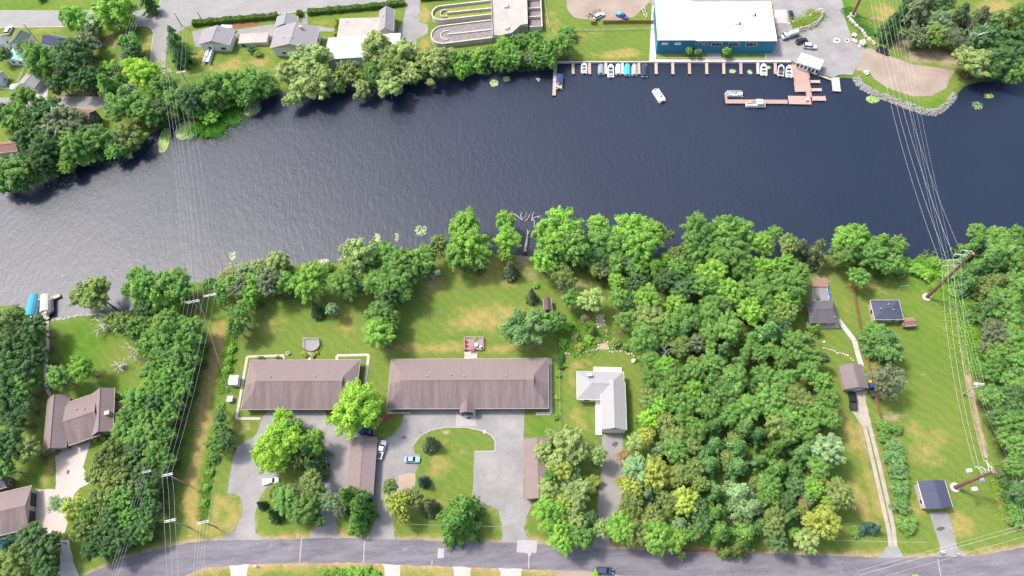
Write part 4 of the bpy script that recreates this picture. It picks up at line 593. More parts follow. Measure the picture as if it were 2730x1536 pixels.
house('transformer_box', 'small pale cabinet on a pad by the hedge, left of motel', [(607, 1057), (620, 1057), (619, 1070), (606, 1071)], 1.2, .1, 'flat', MATTE, (.6, .62, .63), .1, doors=[('S', 0, .1, .8, .9, (.3, .32, .34))], cat='cabinet')
# far bank, left
r, w, d = house('green_house', 'white house with green-black roof and mint porch roof', [(38, 88), (80, 92), (74, 126), (28, 120)], 5.5, 2.0, 'gy', R_GREEN, (.66, .66, .64), .4, [('S', 0, 3.6, 1.2, 1.2), ('E', 0, 3.2, 1.2, 1.2)])
house('', '', [(28, 126), (75, 132), (68, 163), (24, 160)], 3.0, .5, 'gy', R_MINT, (.66, .66, .64), .2, [('S', -1.5, 1, 1.2, 1.2), ('S', 1.5, 1, 1.2, 1.2)], root=r)
house('white_house', 'white house with dark grey roof and gable facing right', [(130, 90), (174, 103), (161, 128), (113, 121)], 5.0, 2.0, 'gx', R_NAVY, (.66, .65, .62), .3, [('E', 0, 3.2, 1.0, 1.0), ('E', 1, 1, 1, 1)])
house('cabin', 'grey-roofed cabin mostly hidden among trees', [(218, 91), (262, 102), (257, 115), (220, 107)], 3.4, 1.2, 'gx', R_MID, (.6, .59, .56), .3, [('E', 0, 1.2, .9, 1)])
house('white_garage', 'white garage with grey roof beside a pale drive', [(68, 194), (107, 210), (96, 235), (54, 228)], 3.0, 1.3, 'gy', R_MID, (.7, .7, .68), .3, doors=[('E', 0, 0, 2.2, 2.1, (.66, .66, .65))], cat='garage', fascia=(.7, .7, .68))
house('tool_shed', 'tiny white shed left of the white garage', [(28, 224), (48, 225), (52, 238), (31, 239)], 2.2, .6, 'gx', R_METAL, (.66, .66, .64), .15, doors=[('S', 0, 0, 1, 1.7, (.5, .5, .5))], cat='shed')
house('edge_house', 'white house cut by the left edge beside a white SUV', [(-40, 100), (12, 92), (15, 116), (-40, 124)], 4.0, 1.5, 'gx', R_MID, (.66, .66, .64), .3, [('E', 0, 1.8, 1, 1)])
house('edge_house', 'grey-roofed house cut by the left edge by the fenced lawn', [(-50, 196), (5, 192), (8, 214), (-50, 222)], 3.4, 1.4, 'gx', R_MID, (.5, .53, .58), .3, [('E', 0, 1, 1, 1)])
house('rust_house', 'red-brown roofed house with dark gable by the riverside street', [(191, 289), (255, 292), (245, 336), (194, 331)], 4.6, 2.6, 'gx', R_RUST, (.12, .105, .1), .5, [('E', -1.3, 1, 1, 1.5), ('E', 1.3, 1, 1, 1.5), ('E', 0, 3.6, 1.4, 1.3), ('S', 0, 1, 1.4, 1.3)], fascia=(.62, .58, .54))
house('edge_house', 'brown roof glimpsed through trees at the left edge', [(-10, 382), (50, 376), (54, 402), (-10, 410)], 3.2, 1.6, 'gx', R_RUST, (.4, .33, .26), .4, [('E', 0, 1, 1.2, 1.2)])
# far bank, middle
PEACH = (.62, .45, .34)
r, w, d = house('ramped_house', 'grey-roofed house with peach gable and a long white ramp', [(540, 78), (622, 80), (617, 123), (533, 120)], 3.6, 2.2, 'gy', R_MID, (.68, .67, .64), .6, [('S', 3, 1, 2.0, 1.2), ('S', -2.5, 1, 1.2, 1.2)], gcol=PEACH, vents=[(1, 2)])
lbox(r, [(588, 66), (618, 67), (618, 74), (590, 73)], 2.6, 2.6, 'rear_porch', WHITE)
lbox(r, [(547, 128), (562, 128), (560, 164), (548, 164)], .9, .25, 'ramp', WHITE)
for k, x in enumerate((547, 561)):
    lbox(r, [(x-.6, 128), (x+.6, 128), (x-.4, 164), (x-1.4, 164)], 1.8, 1.8, 'ramp_rail', WHITE)
lbox(r, [(553, 118), (557, 118), (556, 150), (553, 150)], 1.5, .5, 'pipe', METAL)
house('low_shed', 'long low flat-topped concrete shed between two grey houses', [(640, 92), (715, 88), (713, 114), (636, 117)], 1.6, .2, 'flat', R_CONC, (.5, .46, .42), .1, doors=[('S', -4, .1, 1.2, 1.2, (.1, .1, .1))], cat='shed')
r, w, d = house('twin_house', 'large grey-roofed house with peach gable and rear wing', [(736, 70), (847, 76), (842, 134), (724, 131)], 4.4, 2.8, 'gy', R_MID, (.64, .62, .57), .6, [('S', 3, 1.4, 2.6, 1), ('S', -4, 1.4, 1.4, 1), ('E', 2, 1.4, 1.4, 1.2), ('E', -3, 1.4, 1.4, 1.2), ('S', 7, 1.2, .9, 1.6)], gcol=PEACH, vents=[(-3.5, -2), (.6, -2.5)], chim=[(2.5, 3.0, .9)])
house('', '', [(737, 47), (793, 42), (792, 74), (736, 72)], 4.3, 1.8, 'gy', R_MID, (.64, .62, .57), .4, [('E', 0, 1.4, 1, 1.2)], root=r)
r, w, d = house('flat_hall', 'flat concrete-roofed building between two gabled ones', [(904, 52), (1010, 47), (1010, 99), (901, 100)], 3.2, .2, 'flat', R_CONC, (.55, .48, .42), .2, [('S', -4, 1, 1.4, 1.2)], cat='building', vents=[(-5, 3), (4, 5), (6, -2)])
house('slate_house', 'narrow grey-roofed house right of the flat-roofed building', [(1012, 28), (1051, 26), (1050, 84), (1009, 87)], 4.6, 2.0, 'gy', R_MID, (.55, .46, .4), .4, [('S', 0, 1.4, 1.2, 1.2), ('E', 3, 1.4, 1.2, 1.2), ('E', -3, 1.4, 1.2, 1.2)], vents=[(-1, 1), (1.2, -4)])
house('metal_hall', 'long hall with white metal roof behind riverside willows', [(875, 103), (1066, 89), (1069, 146), (871, 159)], 5.0, 1.3, 'gx', R_METAL, (.66, .7, .71), .15, doors=[('W', 0, 0, 3.4, 3.2, (.6, .64, .65))], cat='hall', fascia=(.75, .77, .77), wmat=ribbed('pale ribbed siding', (.6, .64, .65), (.66, .7, .71), 2))
# blue boat shop
r, w, d = house('boat_shop', 'blue-walled boat shop with wide white roof on the sea wall', [(1850, 7), (2060, 7), (2065, 110), (1849, 110)], 6.2, .3, 'flat', R_WHITE, (.02, .17, .27), .12, [('S', -15.6, 4.2, 1.5, .9), ('S', -13, 4.2, 1.5, .9), ('S', -10.8, 4.2, 1.5, .9), ('S', -6.7, 3.7, 3.9, 1.5), ('S', -.4, 3.7, 3.9, 1.5), ('S', 6, 3.7, 3.9, 1.5)], [('E', 0, 0, 4, 4, (.6, .62, .63)), ('S', -12.4, 0, 1, 2.1, (.5, .5, .5))], 'boat shop', wmat=BLUEW, fascia=(.75, .75, .74))
house('', '', [(1750, 2), (1849, 1), (1849, 108), (1750, 108)], 6.7, .3, 'flat', R_WHITE, (.02, .17, .27), .12, root=r, wmat=BLUEW, fascia=(.75, .75, .74), vents=[(3.6, 2.5), (2, 6)])
for px in ([(1764, 111), (1780, 111), (1780, 117), (1764, 117)], [(1800, 113.5), (1813, 113.5), (1813, 119), (1800, 119)]):
    c = P((px[0][0]+px[1][0])/2, 112, 5.0); l = Matrix.Rotation(-r.rotation_euler[2], 3, 'Z') @ (Vector((c.x, c.y, 0))-Vector((r.location.x, r.location.y, 0)))
    mb = MB(); mb.box((0, 0, 0), (2.3, .12, 1.0)); f = put('wall_sign', mb, WHITE, r, (l.x, (Matrix.Rotation(-r.rotation_euler[2], 3, 'Z') @ (P(px[0][0], 108, 6.7)-r.location)).y+.04, 5.0)); mb = MB(); mb.box((0, -.075, .1), (1.6, .03, .14)); mb.box((.1, -.075, -.2), (1.1, .03, .12)); put('sign_print', mb, MATTE, f, col=(.35, .4, .45))
for k in range(-14, 21):
    mb = MB(); mb.box((k*1.55-4.5, 0, 6.545 if k*1.55-4.5 > -w/2 else 7.045), (.07, d-.4, .06))
    if k*1.55-4.5 > -w/2+.5 and k*1.55-4.5 < w/2-.3: put('roof_seam', mb, WHITE, r)
for x, y in ((2007, 40), (1966, 63)):
    c = P(x, y, 6.6); l = Matrix.Rotation(-r.rotation_euler[2], 3, 'Z') @ (c-r.location); mb = MB(); mb.box((0, 0, .5), (1.7, 1.6, 1.0)); u = put('roof_unit', mb, METAL, r, (l.x-.4, l.y, 6.52))
    for k in range(3): mb = MB(); mb.box((0, 0, 0), (.5, .35, .3)); put('fan_box', mb, MATTE, u, (1.4, -.55+.55*k, .16), col=(.04, .04, .045))
r, w, d = house('dock_store', 'slanted grey-roofed dock store beside the boat ramp', [(2137, 142), (2199, 162), (2184, 186), (2123, 166)], 3.0, .8, 'gx', R_GREYM, (.66, .67, .68), .35, [('S', -3.6+1.45*k, .9, .9, 1.4) for k in range(6)], [('E', 0, 0, 1, 2, (.5, .5, .5))], 'store', fascia=(.6, .62, .63))
# treatment plant: two round-ended tanks, a deck and square basins
WALLC = mk('tank concrete', (.42, .37, .33), (.55, .5, .45), .3, 2, .9, .1); ALGAE = mk('algae water', (.13, .16, .02), (.2, .23, .04), .4, 3, .4); SLUDGE = mk('grey process water', (.12, .1, .095), (.24, .21, .2), .9, 4, .5, .6)
def stadium(a, b2, hw, n=14):
    a, b2 = P(*a), P(*b2); d = (b2-a).normalized(); nrm = Vector((-d.y, d.x, 0)); out = [b2-nrm*hw]
    an0 = math.atan2(-nrm.y, -nrm.x); pts = [a+Vector((math.cos(an0-math.pi*k/n), math.sin(an0-math.pi*k/n), 0))*hw for k in range(n+1)]
    return [out[0]]+pts+[b2+nrm*hw]
def strip(root, pts, th, z0, z1, nm, mat, col=None):
    o = root.location; mb = MB(); L = []; R_ = []; n = len(pts)
    for i, p in enumerate(pts):
        d = (pts[min(i+1, n-1)]-pts[max(i-1, 0)]); d.z = 0; d.normalize(); q = Vector((-d.y, d.x, 0))*th/2; L.append(p+q-o); R_.append(p-q-o)
    secs = [[(l.x, l.y, z0), (l.x, l.y, z1), (r_.x, r_.y, z1), (r_.x, r_.y, z0)] for l, r_ in zip(L, R_)]; mb.loft(secs); return put(nm, mb, mat, root, col=col)
def tank(label, a, b2, hwpx, ht, wat, zw, uc, div):
    m_ = MPP(*a); hw = hwpx*m_*1.3; pts = stadium(a, b2, hw); c = P(*a); root = thing('round_tank', label, 'tank', (c.x, c.y, 0)); strip(root, pts, .45, 0, ht, 'outer_wall', WALLC)
    mb = MB(); mb.prism([(p.x-c.x, p.y-c.y) for p in pts], .05, zw); put('process_water', mb, wat, root)
    strip(root, [P(*p) for p in div], .5, .1, ht-.1, 'dividing_wall', WALLC); u = P(*uc); strip(root, [u+Vector((math.cos(t_), math.sin(t_), 0))*hw*.48 for t_ in np.linspace(1.2, 5.1, 12)], .3, .1, ht-.15, 'baffle', WALLC); return root
tank('upper round-ended tank with bright green algae water', (1180, 47), (1312, 32), 20, 2.6, ALGAE, 1.5, (1188, 47), [(1194, 46), (1312, 34)])
tank('lower round-ended tank with grey-brown churning water', (1184, 104), (1314, 88), 25, 2.4, SLUDGE, 1.9, (1192, 105), [(1194, 103), (1312, 90)])
def polything(name, label, cat, pts, z0, z1, mat, nm='slab'):
    c = P(*pts[0]); root = thing(name, label, cat, (c.x, c.y, 0)); mb = MB(); mb.prism([((P(*p)-c).x, (P(*p)-c).y) for p in pts], z0, z1); put(nm, mb, mat, root); return root
r = polything('plant_deck', 'flat concrete plant deck with two small hatches', 'building', [(1309, -40), (1404, -40), (1405, 5), (1408, 86), (1388, 88), (1366, 108), (1332, 116), (1314, 114)], 0, 3.1, R_CONC, 'deck_block')
for x, y in ((1350, 18), (1352, 76)):
    c = P(x, y, 3.1)-r.location; mb = MB(); mb.box((0, 0, .4), (1.6, 1.6, .8)); u = put('hatch', mb, MATTE, r, (c.x, c.y, 3.1), col=(.55, .52, .5)); mb = MB(); mb.box((.3, -.2, .9), (.7, .6, .3)); put('motor', mb, METAL, u)
strip(r, [P(1404, -40), P(1405, 5), P(1407, 84), P(1388, 87), P(1366, 107), P(1332, 115), P(1315, 113), P(1310, 0)], .12, 3.1, 4.0, 'railing', METAL)
r = thing('square_basin', 'row of square concrete basins right of the plant deck', 'tank', P(1410, 60)); strip(r, [P(1409, -30), P(1440, -30), P(1445, 84), P(1412, 84)], .4, 0, 2.6, 'outer_wall', WALLC)
o = r.location; mb = MB(); mb.prism([((P(*p)-o).x, (P(*p)-o).y) for p in [(1409, -30), (1440, -30), (1445, 84), (1412, 84)]], .05, 1.2); put('process_water', mb, SLUDGE, r)
for y in (9, 35, 58): strip(r, [P(1409, y), P(1442, y-2)], .35, .1, 2.5, 'dividing_wall', WALLC)
# ------------------------------------------------------------------ vehicles
def ring(x, hw, z0, z1, ch=.12):
    return [(x, -hw, z0+ch), (x, -hw+ch*.6, z0), (x, hw-ch*.6, z0), (x, hw, z0+ch), (x, hw, z1-ch), (x, hw-ch, z1), (x, -hw+ch, z1), (x, -hw, z1-ch)]
def frust(a, b2):                                              # (x0,x1,hw,z) bottom, top
    v = []
    for x0, x1, hw, z in (a, b2): v += [(x0, -hw, z), (x1, -hw, z), (x1, hw, z), (x0, hw, z)]
    m_ = MB(); m_.add(v, [(3, 2, 1, 0), (4, 5, 6, 7), (0, 1, 5, 4), (1, 2, 6, 5), (2, 3, 7, 6), (3, 0, 4, 7)]); return m_
CARS = {'sedan': ([(-2.3, .76, .35, .86), (-2.1, .88, .25, .96), (-1.2, .91, .22, .99), (0, .91, .22, .97), (1.1, .91, .22, .95), (1.9, .87, .26, .82), (2.3, .7, .34, .66)], ((-1.75, 1.0, .82, .95), (-1.15, .3, .64, 1.42)), (-1.1, .25, .62, 1.42), 1.4),
        'suv': ([(-2.4, .82, .35, 1.0), (-2.25, .93, .3, 1.08), (-1.2, .96, .28, 1.1), (0, .96, .28, 1.1), (1.1, .96, .28, 1.08), (2.0, .92, .3, .98), (2.4, .78, .4, .8)], ((-2.3, 1.1, .87, 1.06), (-2.05, .4, .72, 1.7)), (-2.05, .38, .71, 1.7), 1.45),
        'pickup': ([(-2.9, .9, .45, 1.05), (-2.75, .97, .38, 1.12), (-1, .99, .35, 1.12), (.5, .99, .35, 1.12), (1.4, .99, .35, 1.12), (2.4, .95, .38, 1.02), (2.85, .8, .45, .85)], ((-.75, 1.5, .9, 1.1), (-.55, .85, .75, 1.8)), (-.55, .8, .74, 1.8), 1.75)}
CM = {}
tm = MB(); tm.tube([(0, -.12, 0), (0, .12, 0)], .34, 14); TYRE = tm.mesh('tyre'); tm = MB(); tm.tube([(0, -.135, 0), (0, .135, 0)], .2, 8); RIM = tm.mesh('rim'); TYRE.materials.append(RUBBER); RIM.materials.append(CHROME)
lm = MB(); lm.box((0, 0, 0), (.1, .34, .16)); LAMP = lm.mesh('lamp'); LAMP.materials.append(MATTE); mm = MB(); mm.box((0, 0, 0), (.16, .2, .14)); MIRR = mm.mesh('mirror'); MIRR.materials.append(PAINT)
def car(kind, label, x, y, dx, dy, col, sc=1.0, name=None, bed=(.03, .03, .035), cover=None):
    a, q = P(x, y), P(x+dx, y+dy); an = math.atan2(q.y-a.y, q.x-a.x); secs, gl, rf, ax = CARS[kind]
    root = thing(name or {'sedan': 'parked_car', 'suv': 'parked_suv', 'pickup': 'pickup_truck'}[kind], label, {'sedan': 'car', 'suv': 'suv', 'pickup': 'pickup'}[kind], (a.x, a.y, .035), an, 'parked vehicles'); root.scale = (sc,)*3
    if kind not in CM:
        mb = MB(); mb.loft([ring(*s) for s in secs]); body = mb.mesh('body'); body.materials.append(PAINT); g = frust(*gl).mesh('windows'); g.materials.append(GLASS)
        r_ = MB(); r_.loft([ring(rf[0], rf[2], rf[3]-.02, rf[3]+.07, .03), ring(rf[1], rf[2], rf[3]-.02, rf[3]+.06, .03)]); rfm = r_.mesh('roof'); rfm.materials.append(PAINT)
        pl = MB(); (x0, x1, hb, zb), (t0, t1, ht, zt) = gl
        for xb, xt in ((x0, t0), (x1, t1), ((x0+x1)/2, (t0+t1)/2)):
            for s_ in (-1, 1): pl.tube([(xb, s_*hb, zb), (xt, s_*ht, zt)], .05, 4)
        pm = pl.mesh('pillars'); pm.materials.append(PAINT); CM[kind] = (body, g, rfm, pm)
    body, g, rfm, pm = CM[kind]; put('body', body, None, root, col=col); put('windows', g, None, root); put('roof', rfm, None, root, col=col); put('pillars', pm, None, root, col=col)
    L = secs[-1][0]; hwb = secs[2][1]
    for sx in (-1, 1):
        for sy in (-1, 1): w_ = put('wheel', TYRE, None, root, (sx*ax, sy*(hwb-.08), .34)); put('rim', RIM, None, w_)
    for sy in (-1, 1):
        put('headlight', LAMP, None, root, (L-.12, sy*.52, .66 if kind == 'sedan' else .85), col=(.8, .8, .78)); put('taillight', LAMP, None, root, (-L-.01, sy*.6, .74 if kind == 'sedan' else .95), col=(.35, .02, .02)); put('mirror', MIRR, None, root, (gl[0][1]-.25, sy*(hwb+.08), gl[0][3]+.12), col=col)
    if kind == 'pickup':
        mb = MB(); mb.box((-1.85, 0, 1.115), (1.75, 1.56, .03)); put('cargo_bed', mb, MATTE, root, col=bed)
        for sy in (-1, 1): mb = MB(); mb.box((-1.82, sy*.88, 1.17), (1.95, .16, .12)); put('bed_rail', mb, PAINT, root, col=col)
        mb = MB(); mb.box((-2.78, 0, 1.17), (.14, 1.7, .12)); put('tailgate', mb, PAINT, root, col=col)
        if cover: mb = MB(); mb.box((-1.8, 0, 1.35), (1.9, 1.8, .5), top=.9); put('bed_cover', mb, CLOTH, root, col=cover)
    return root
WH = (.75, .75, .74); BK = (.012, .013, .016)
car('sedan', 'red car driving along the riverside street', 147, 268, 10, 0, (.45, .02, .06), .95, 'red_car')
car('suv', 'white SUV parked at the top left by the white house', 27, 84, 5, -9, WH)
car('suv', 'silver-white car parked in the gravel yard by a trailer', 1597, 46, 10, -5, (.62, .62, .6))
car('pickup', 'dark blue pickup with cyan bed cover in the gravel yard', 1658, 46, 10, 4, (.02, .06, .25), .85, cover=(.08, .5, .6))
car('suv', 'black SUV behind the silver one near the dock store', 2136, 113, 10, -3, BK)
car('suv', 'long silver SUV parked beside the dock store', 2158, 128, 10, 1, (.45, .48, .52), 1.05)
car('suv', 'black car parked on the gravel point under power lines', 2352, 140, 10, 4, BK)
car('pickup', 'dark blue pickup half under the lime tree at the carport', 979, 1153, 10, 1, (.02, .03, .09), .85, bed=(.02, .05, .3))
car('pickup', 'white pickup with grey bed beside the open carport', 1018, 1201, 5, -16, (.72, .73, .74), .98, bed=(.14, .14, .15))
car('sedan', 'light blue car parked at the edge of the lawn island', 1100, 1227, 10, 0, (.2, .42, .55), .97)
car('sedan', 'silver car parked under the dark spruces left of carport', 866, 1241, 1, 14, (.55, .56, .57), .97)
car('pickup', 'white vehicle half under a branch in the left lot', 724, 1284, 12, -2, WH, .8, bed=(.7, .7, .68))
car('sedan', 'dark car standing under the motel entrance gable', 1242, 1099, 12, 0, (.03, .025, .04), .95)
car('pickup', 'black pickup on the concrete apron of the taupe garage', 2271, 1070, -1, -12, BK, 1.0)
car('suv', 'blue-black car by the road at the bottom edge', 1612, 1523, 14, 1, (.015, .03, .08), .95)
car('sedan', 'dark car parked beside the boat shop patio', 2108, 42, 3, 12, (.015, .02, .03), .9)
# tank truck
a = P(2107, 98); q = P(2117, 95); an = math.atan2(q.y-a.y, q.x-a.x)
r = thing('tank_truck', 'small truck with white tank parked by the stone wall', 'truck', (a.x, a.y, .035), an)
mb = MB(); mb.box((0, 0, .8), (6.2, 2.0, .35)); put('chassis', mb, MATTE, r, col=(.3, .3, .3)); mb = MB(); mb.loft([ring(-3.9, .9, .5, 1.2), ring(-3.5, 1.0, .45, 1.5), ring(-3.0, 1.0, .45, 2.2), ring(-2.2, 1.0, .45, 2.3)]); put('cab', mb, PAINT, r, col=(.55, .65, .6))
mb = MB(); mb.tube([(-1.5, 0, 1.8), (-1.3, 0, 1.8), (2.6, 0, 1.8), (2.8, 0, 1.8)], [.6, .95, .95, .6], 14); put('tank', mb, PAINT, r, col=(.7, .71, .7)); mb = MB(); mb.box((-3.25, 0, 1.9), (.3, 1.7, .5)); put('windscreen', mb, GLASS, r)
for sx in (-2.9, 1.4, 2.4):
    for sy in (-.9, .9): w_ = put('wheel', TYRE, None, r, (sx, sy, .4), sc=1.2); put('rim', RIM, None, w_)
# boat trailer and loose things in the yard
def trailer(label, x, y, dx, dy, col, L=7):
    a, q = P(x, y), P(x+dx, y+dy); an = math.atan2(q.y-a.y, q.x-a.x); r = thing('boat_trailer', label, 'trailer', (a.x, a.y, .03), an)
    for sy in (-.6, .6): mb = MB(); mb.tube([(-L/2, sy, .55), (L*.25, sy, .55), (L/2, 0, .55)], .07, 6); put('rail', mb, MATTE, r, col=col)
    for k in range(3): mb = MB(); mb.box((-L/2+.6+k*1.7, 0, .55), (.1, 1.3, .1)); put('crossbar', mb, MATTE, r, col=col)
    for sy in (-.85, .85): w_ = put('wheel', TYRE, None, r, (-L*.2, sy, .34)); put('rim', RIM, None, w_)
    mb = MB(); mb.tube([(L/2-.2, 0, .02), (L/2-.2, 0, .6)], .05, 6); put('jack', mb, METAL, r)
trailer('empty black boat trailer beside the silver-white car', 1583, 38, 10, -6, (.03, .03, .03)); trailer('white boat trailer on the grass left of the boat shop', 1718, 36, 3, 8, (.6, .6, .6), 6)
# ------------------------------------------------------------------ boats
def hullsec(L, W_, z0, z1, bow=.45, n=9):
    out = []
    for k in range(n):
        f = k/(n-1); x = -L/2+L*f; w = W_/2*(1 if f < 1-bow else math.sqrt(max(.0006, 1-((f-(1-bow))/bow)**2.2))); zz = z0+(z1-z0)*.35*max(0, f-.6)
        out.append([(x, -w*.55, zz), (x, w*.55, zz), (x, w, z0+(z1-z0)*.55), (x, w*1.0, z1+.12*f), (x, -w*1.0, z1+.12*f), (x, -w, z0+(z1-z0)*.55)])
    return out
def outboard(r, x, y=0, col=(.02, .02, .02)):
    mb = MB(); mb.box((x-.3, y, .75), (.5, .42, .55), top=.8); mb.box((x-.25, y, .2), (.18, .12, .9)); put('outboard_motor', mb, MATTE, r, col=col)
def boat(kind, label, x, y, dx, dy, L, W_, col, cov=None, seat=(.6, .55, .5)):
    a, q = P(x, y, WZ), P(x+dx, y+dy, WZ); an = math.atan2(q.y-a.y, q.x-a.x)
    r = thing('pontoon_boat' if kind[0] == 'p' else 'motor_boat', label, 'boat', (a.x, a.y, WZ-.12), an, 'boats on the river')
    if kind[0] == 'p':
        for sy in (-1, 1): mb = MB(); mb.tube([(-L/2+.1, sy*W_*.33, .2), (L/2-.7, sy*W_*.33, .2), (L/2-.1, sy*W_*.33, .35)], [.33, .33, .08], 10); put('pontoon', mb, METAL, r)
        mb = MB(); mb.prism([(-L/2, -W_/2), (L/2-.5, -W_/2), (L/2, -W_/2+.5), (L/2, W_/2-.5), (L/2-.5, W_/2), (-L/2, W_/2)], .5, .62); put('deck', mb, MATTE, r, col=(.5, .45, .38))
        for sx, sy, lx, ly in ((0, -1, L-.8, .06), (0, 1, L-.8, .06), (1, 0, .06, W_-1.4), (-1, 0, .06, W_*.5)):
            mb = MB(); mb.box((sx*(L/2-.15), sy*(W_/2-.08), .98), (lx, ly, .7)); put('rail_panel', mb, PAINT, r, col=col)
        for sx, sy, lx, ly in ((L*.28, W_*.28, 1.8, .65), (L*.28, -W_*.28, 1.8, .65), (-L*.3, W_*.25, 1.5, .7), (-L*.42, -.1, .6, W_*.6)):
            mb = MB(); mb.box((sx, sy, .85), (lx, ly, .45)); mb.box((sx, sy+(.25 if sy > 0 else -.25)*(1 if lx > 1 else 0), 1.15), (lx, .15, .4)); put('seat', mb, CLOTH, r, col=seat)
        mb = MB(); mb.box((-L*.08, -W_*.25, 1.0), (.6, .7, .8), top=.75); put('console', mb, PAINT, r, col=(.3, .3, .32))
        if cov:
            x0, x1 = cov[1]; mb = MB(); mb.loft([[(xx, -W_/2+.05, 2.15+zz), (xx, 0, 2.42+zz), (xx, W_/2-.05, 2.15+zz), (xx, W_/2-.05, 2.1+zz), (xx, 0, 2.37+zz), (xx, -W_/2+.05, 2.1+zz)] for xx, zz in ((x0, -.12), (x0+.4, 0), (x1-.4, 0), (x1, -.12))]); cn = put('canopy', mb, CLOTH, r, col=cov[0])
            for xx in (x0+.2, x1-.2):
                for sy in (-1, 1): mb = MB(); mb.tube([((x0+x1)/2, sy*(W_/2-.1), .62), (xx, sy*(W_/2-.1), 2.15)], .035, 5); put('canopy_pole', mb, METAL, cn)
        outboard(r, -L/2)
    else:
        mb = MB(); mb.loft(hullsec(L, W_, 0, .75)); put('hull', mb, PAINT, r, col=col)
        if kind == 'c':
            mb = MB(); S_ = []
            for sec in hullsec(L*.97, W_*1.03, 0, .75):
                x_ = sec[3][0]; w = sec[2][1]; f = (x_+L/2)/L; hh = .25+.55*math.sin(math.pi*min(1, max(.05, f*.95+.1)))**.7; S_.append([(x_, -w, .62), (x_, w, .62), (x_, w*.98, .85), (x_, w*.45, .8+hh*.8), (x_, 0, .82+hh), (x_, -w*.45, .8+hh*.8), (x_, -w*.98, .85)])
            mb.loft(S_); put('cover', mb, CLOTH, r, col=cov)
        else:
            mb = MB(); mb.prism([(-L*.42, -W_*.36), (L*.1, -W_*.38), (L*.28, -W_*.25), (L*.34, 0), (L*.28, W_*.25), (L*.1, W_*.38), (-L*.42, W_*.36)], .7, .88); put('cockpit_floor', mb, MATTE, r, col=(.1, .1, .11) if kind == 's' else (.6, .56, .5))
            mb = MB(); mb.add([(L*.12, -W_*.4, .85), (L*.2, 0, .85), (L*.12, W_*.4, .85), (L*.04, -W_*.36, 1.3), (L*.1, 0, 1.35), (L*.04, W_*.36, 1.3)], [(0, 1, 4, 3), (1, 2, 5, 4), (3, 4, 1, 0), (4, 5, 2, 1)]); put('windshield', mb, GLASS, r)
            for sx, sy, lx, ly in ((-L*.05, W_*.2, .7, .6), (-L*.05, -W_*.2, .7, .6), (-L*.36, 0, .6, W_*.7), (L*.22, 0, .5, W_*.3)): mb = MB(); mb.box((sx, sy, 1.0), (lx, ly, .3)); put('seat', mb, CLOTH, r, col=seat)
        outboard(r, -L/2)
    return r
BW = (.74, .74, .72)
boat('s', 'white open boat with pale seats, first berth right of long dock', 1557, 184, 0, -10, 5.3, 2.3, BW, seat=(.62, .6, .55))
boat('c', 'white boat with dark grey centre cover in the covered row', 1602, 187, 0, -10, 5.2, 2.4, BW, (.22, .23, .25))
boat('s', 'longest white open boat in the covered row', 1628, 191, 0, -10, 6.6, 2.4, BW, seat=(.5, .48, .45))
boat('c', 'boat under a beige cover left of the cyan one', 1648, 187, 0, -10, 5.6, 2.1, BW, (.5, .46, .42)); boat('c', 'boat under a cyan cover in the marina row', 1672, 188, 0, -10, 5.9, 2.3, BW, (.06, .42, .48))
boat('c', 'boat under a taupe cover right of the cyan one', 1691, 188, 0, -10, 5.9, 2.2, BW, (.36, .33, .32)); boat('c', 'boat under a navy cover at the end of the row', 1718, 190, 0, -10, 6.3, 2.4, BW, (.03, .04, .07))
boat('p', 'pontoon with navy canopy moored at the long thin dock', 1491, 222, 1, -10, 6.6, 2.5, BW, ((.035, .05, .13), (-1.6, 2.9)))
boat('p', 'white pontoon boat under way in mid river', 1755, 258, -6, -9, 6.4, 2.7, (.76, .75, .7), None, (.72, .7, .64))
boat('p', 'silver pontoon moored above the long marina dock', 1956, 254, -10, 0, 6.3, 2.5, (.55, .57, .6), None, (.4, .42, .46)); boat('p', 'white pontoon with grey canopy moored below the long dock', 2013, 281, -10, 0, 7.2, 2.6, BW, ((.33, .37, .41), (-2.6, .1)), (.55, .4, .3))
boat('s', 'white speedboat between finger docks left of the dock store', 2035, 188, 0, -10, 5.9, 2.5, BW); boat('s', 'speedboat with dark cockpit beside the red deck', 2081, 190, 1, -10, 5.8, 2.4, (.5, .5, .52), seat=(.05, .05, .06)); boat('s', 'white speedboat moored against the red deck', 2102, 193, 0, -10, 6.0, 2.3, BW)
# boat lifts with fabric roofs
def lift(label, px, col):
    c, an, w, d = rect(px, 2.6); r = thing('boat_lift', label, 'boat lift', (c.x, c.y, WZ-.9), an); zt = 3.9
    mb = MB(); mb.loft([[(x_, y_, zt), (x_*.55, y_, zt+.55), (0, y_, zt+.75), (-x_*.55, y_, zt+.55), (-x_, y_, zt), (-x_, y_, zt-.35), (x_, y_, zt-.35)] for x_, y_ in ((w/2*.94, -d/2), (w/2, -d/2+.3), (w/2, d/2-.3), (w/2*.94, d/2))]); put('fabric_roof', mb, CLOTH, r, col=col)
    for sx in (-1, 1):
        for sy in (-1, 1): mb = MB(); mb.tube([(sx*(w/2-.2), sy*(d/2-.5), 0), (sx*(w/2-.2), sy*(d/2-.5), zt-.1)], .06, 6); put('lift_post', mb, METAL, r)
    for sy in (-1, 1): mb = MB(); mb.box((0, sy*(d/2-.5), 1.2), (w-.4, .12, .12)); put('cross_beam', mb, METAL, r)
    h = MB(); h.loft([[(p[1], p[0], p[2]) for p in s] for s in hullsec(d*.85, w*.75, 1.25, 2.0)]); put('cradled_hull', h, PAINT, r, col=BW)
lift('boat lift with cyan fabric roof at the left dock', [(67, 787), (90, 785), (97, 838), (74, 842)], (.05, .27, .38)); lift('boat lift with beige fabric roof beside the cyan one', [(103, 788), (124, 784), (130, 825), (107, 832)], (.62, .56, .48))
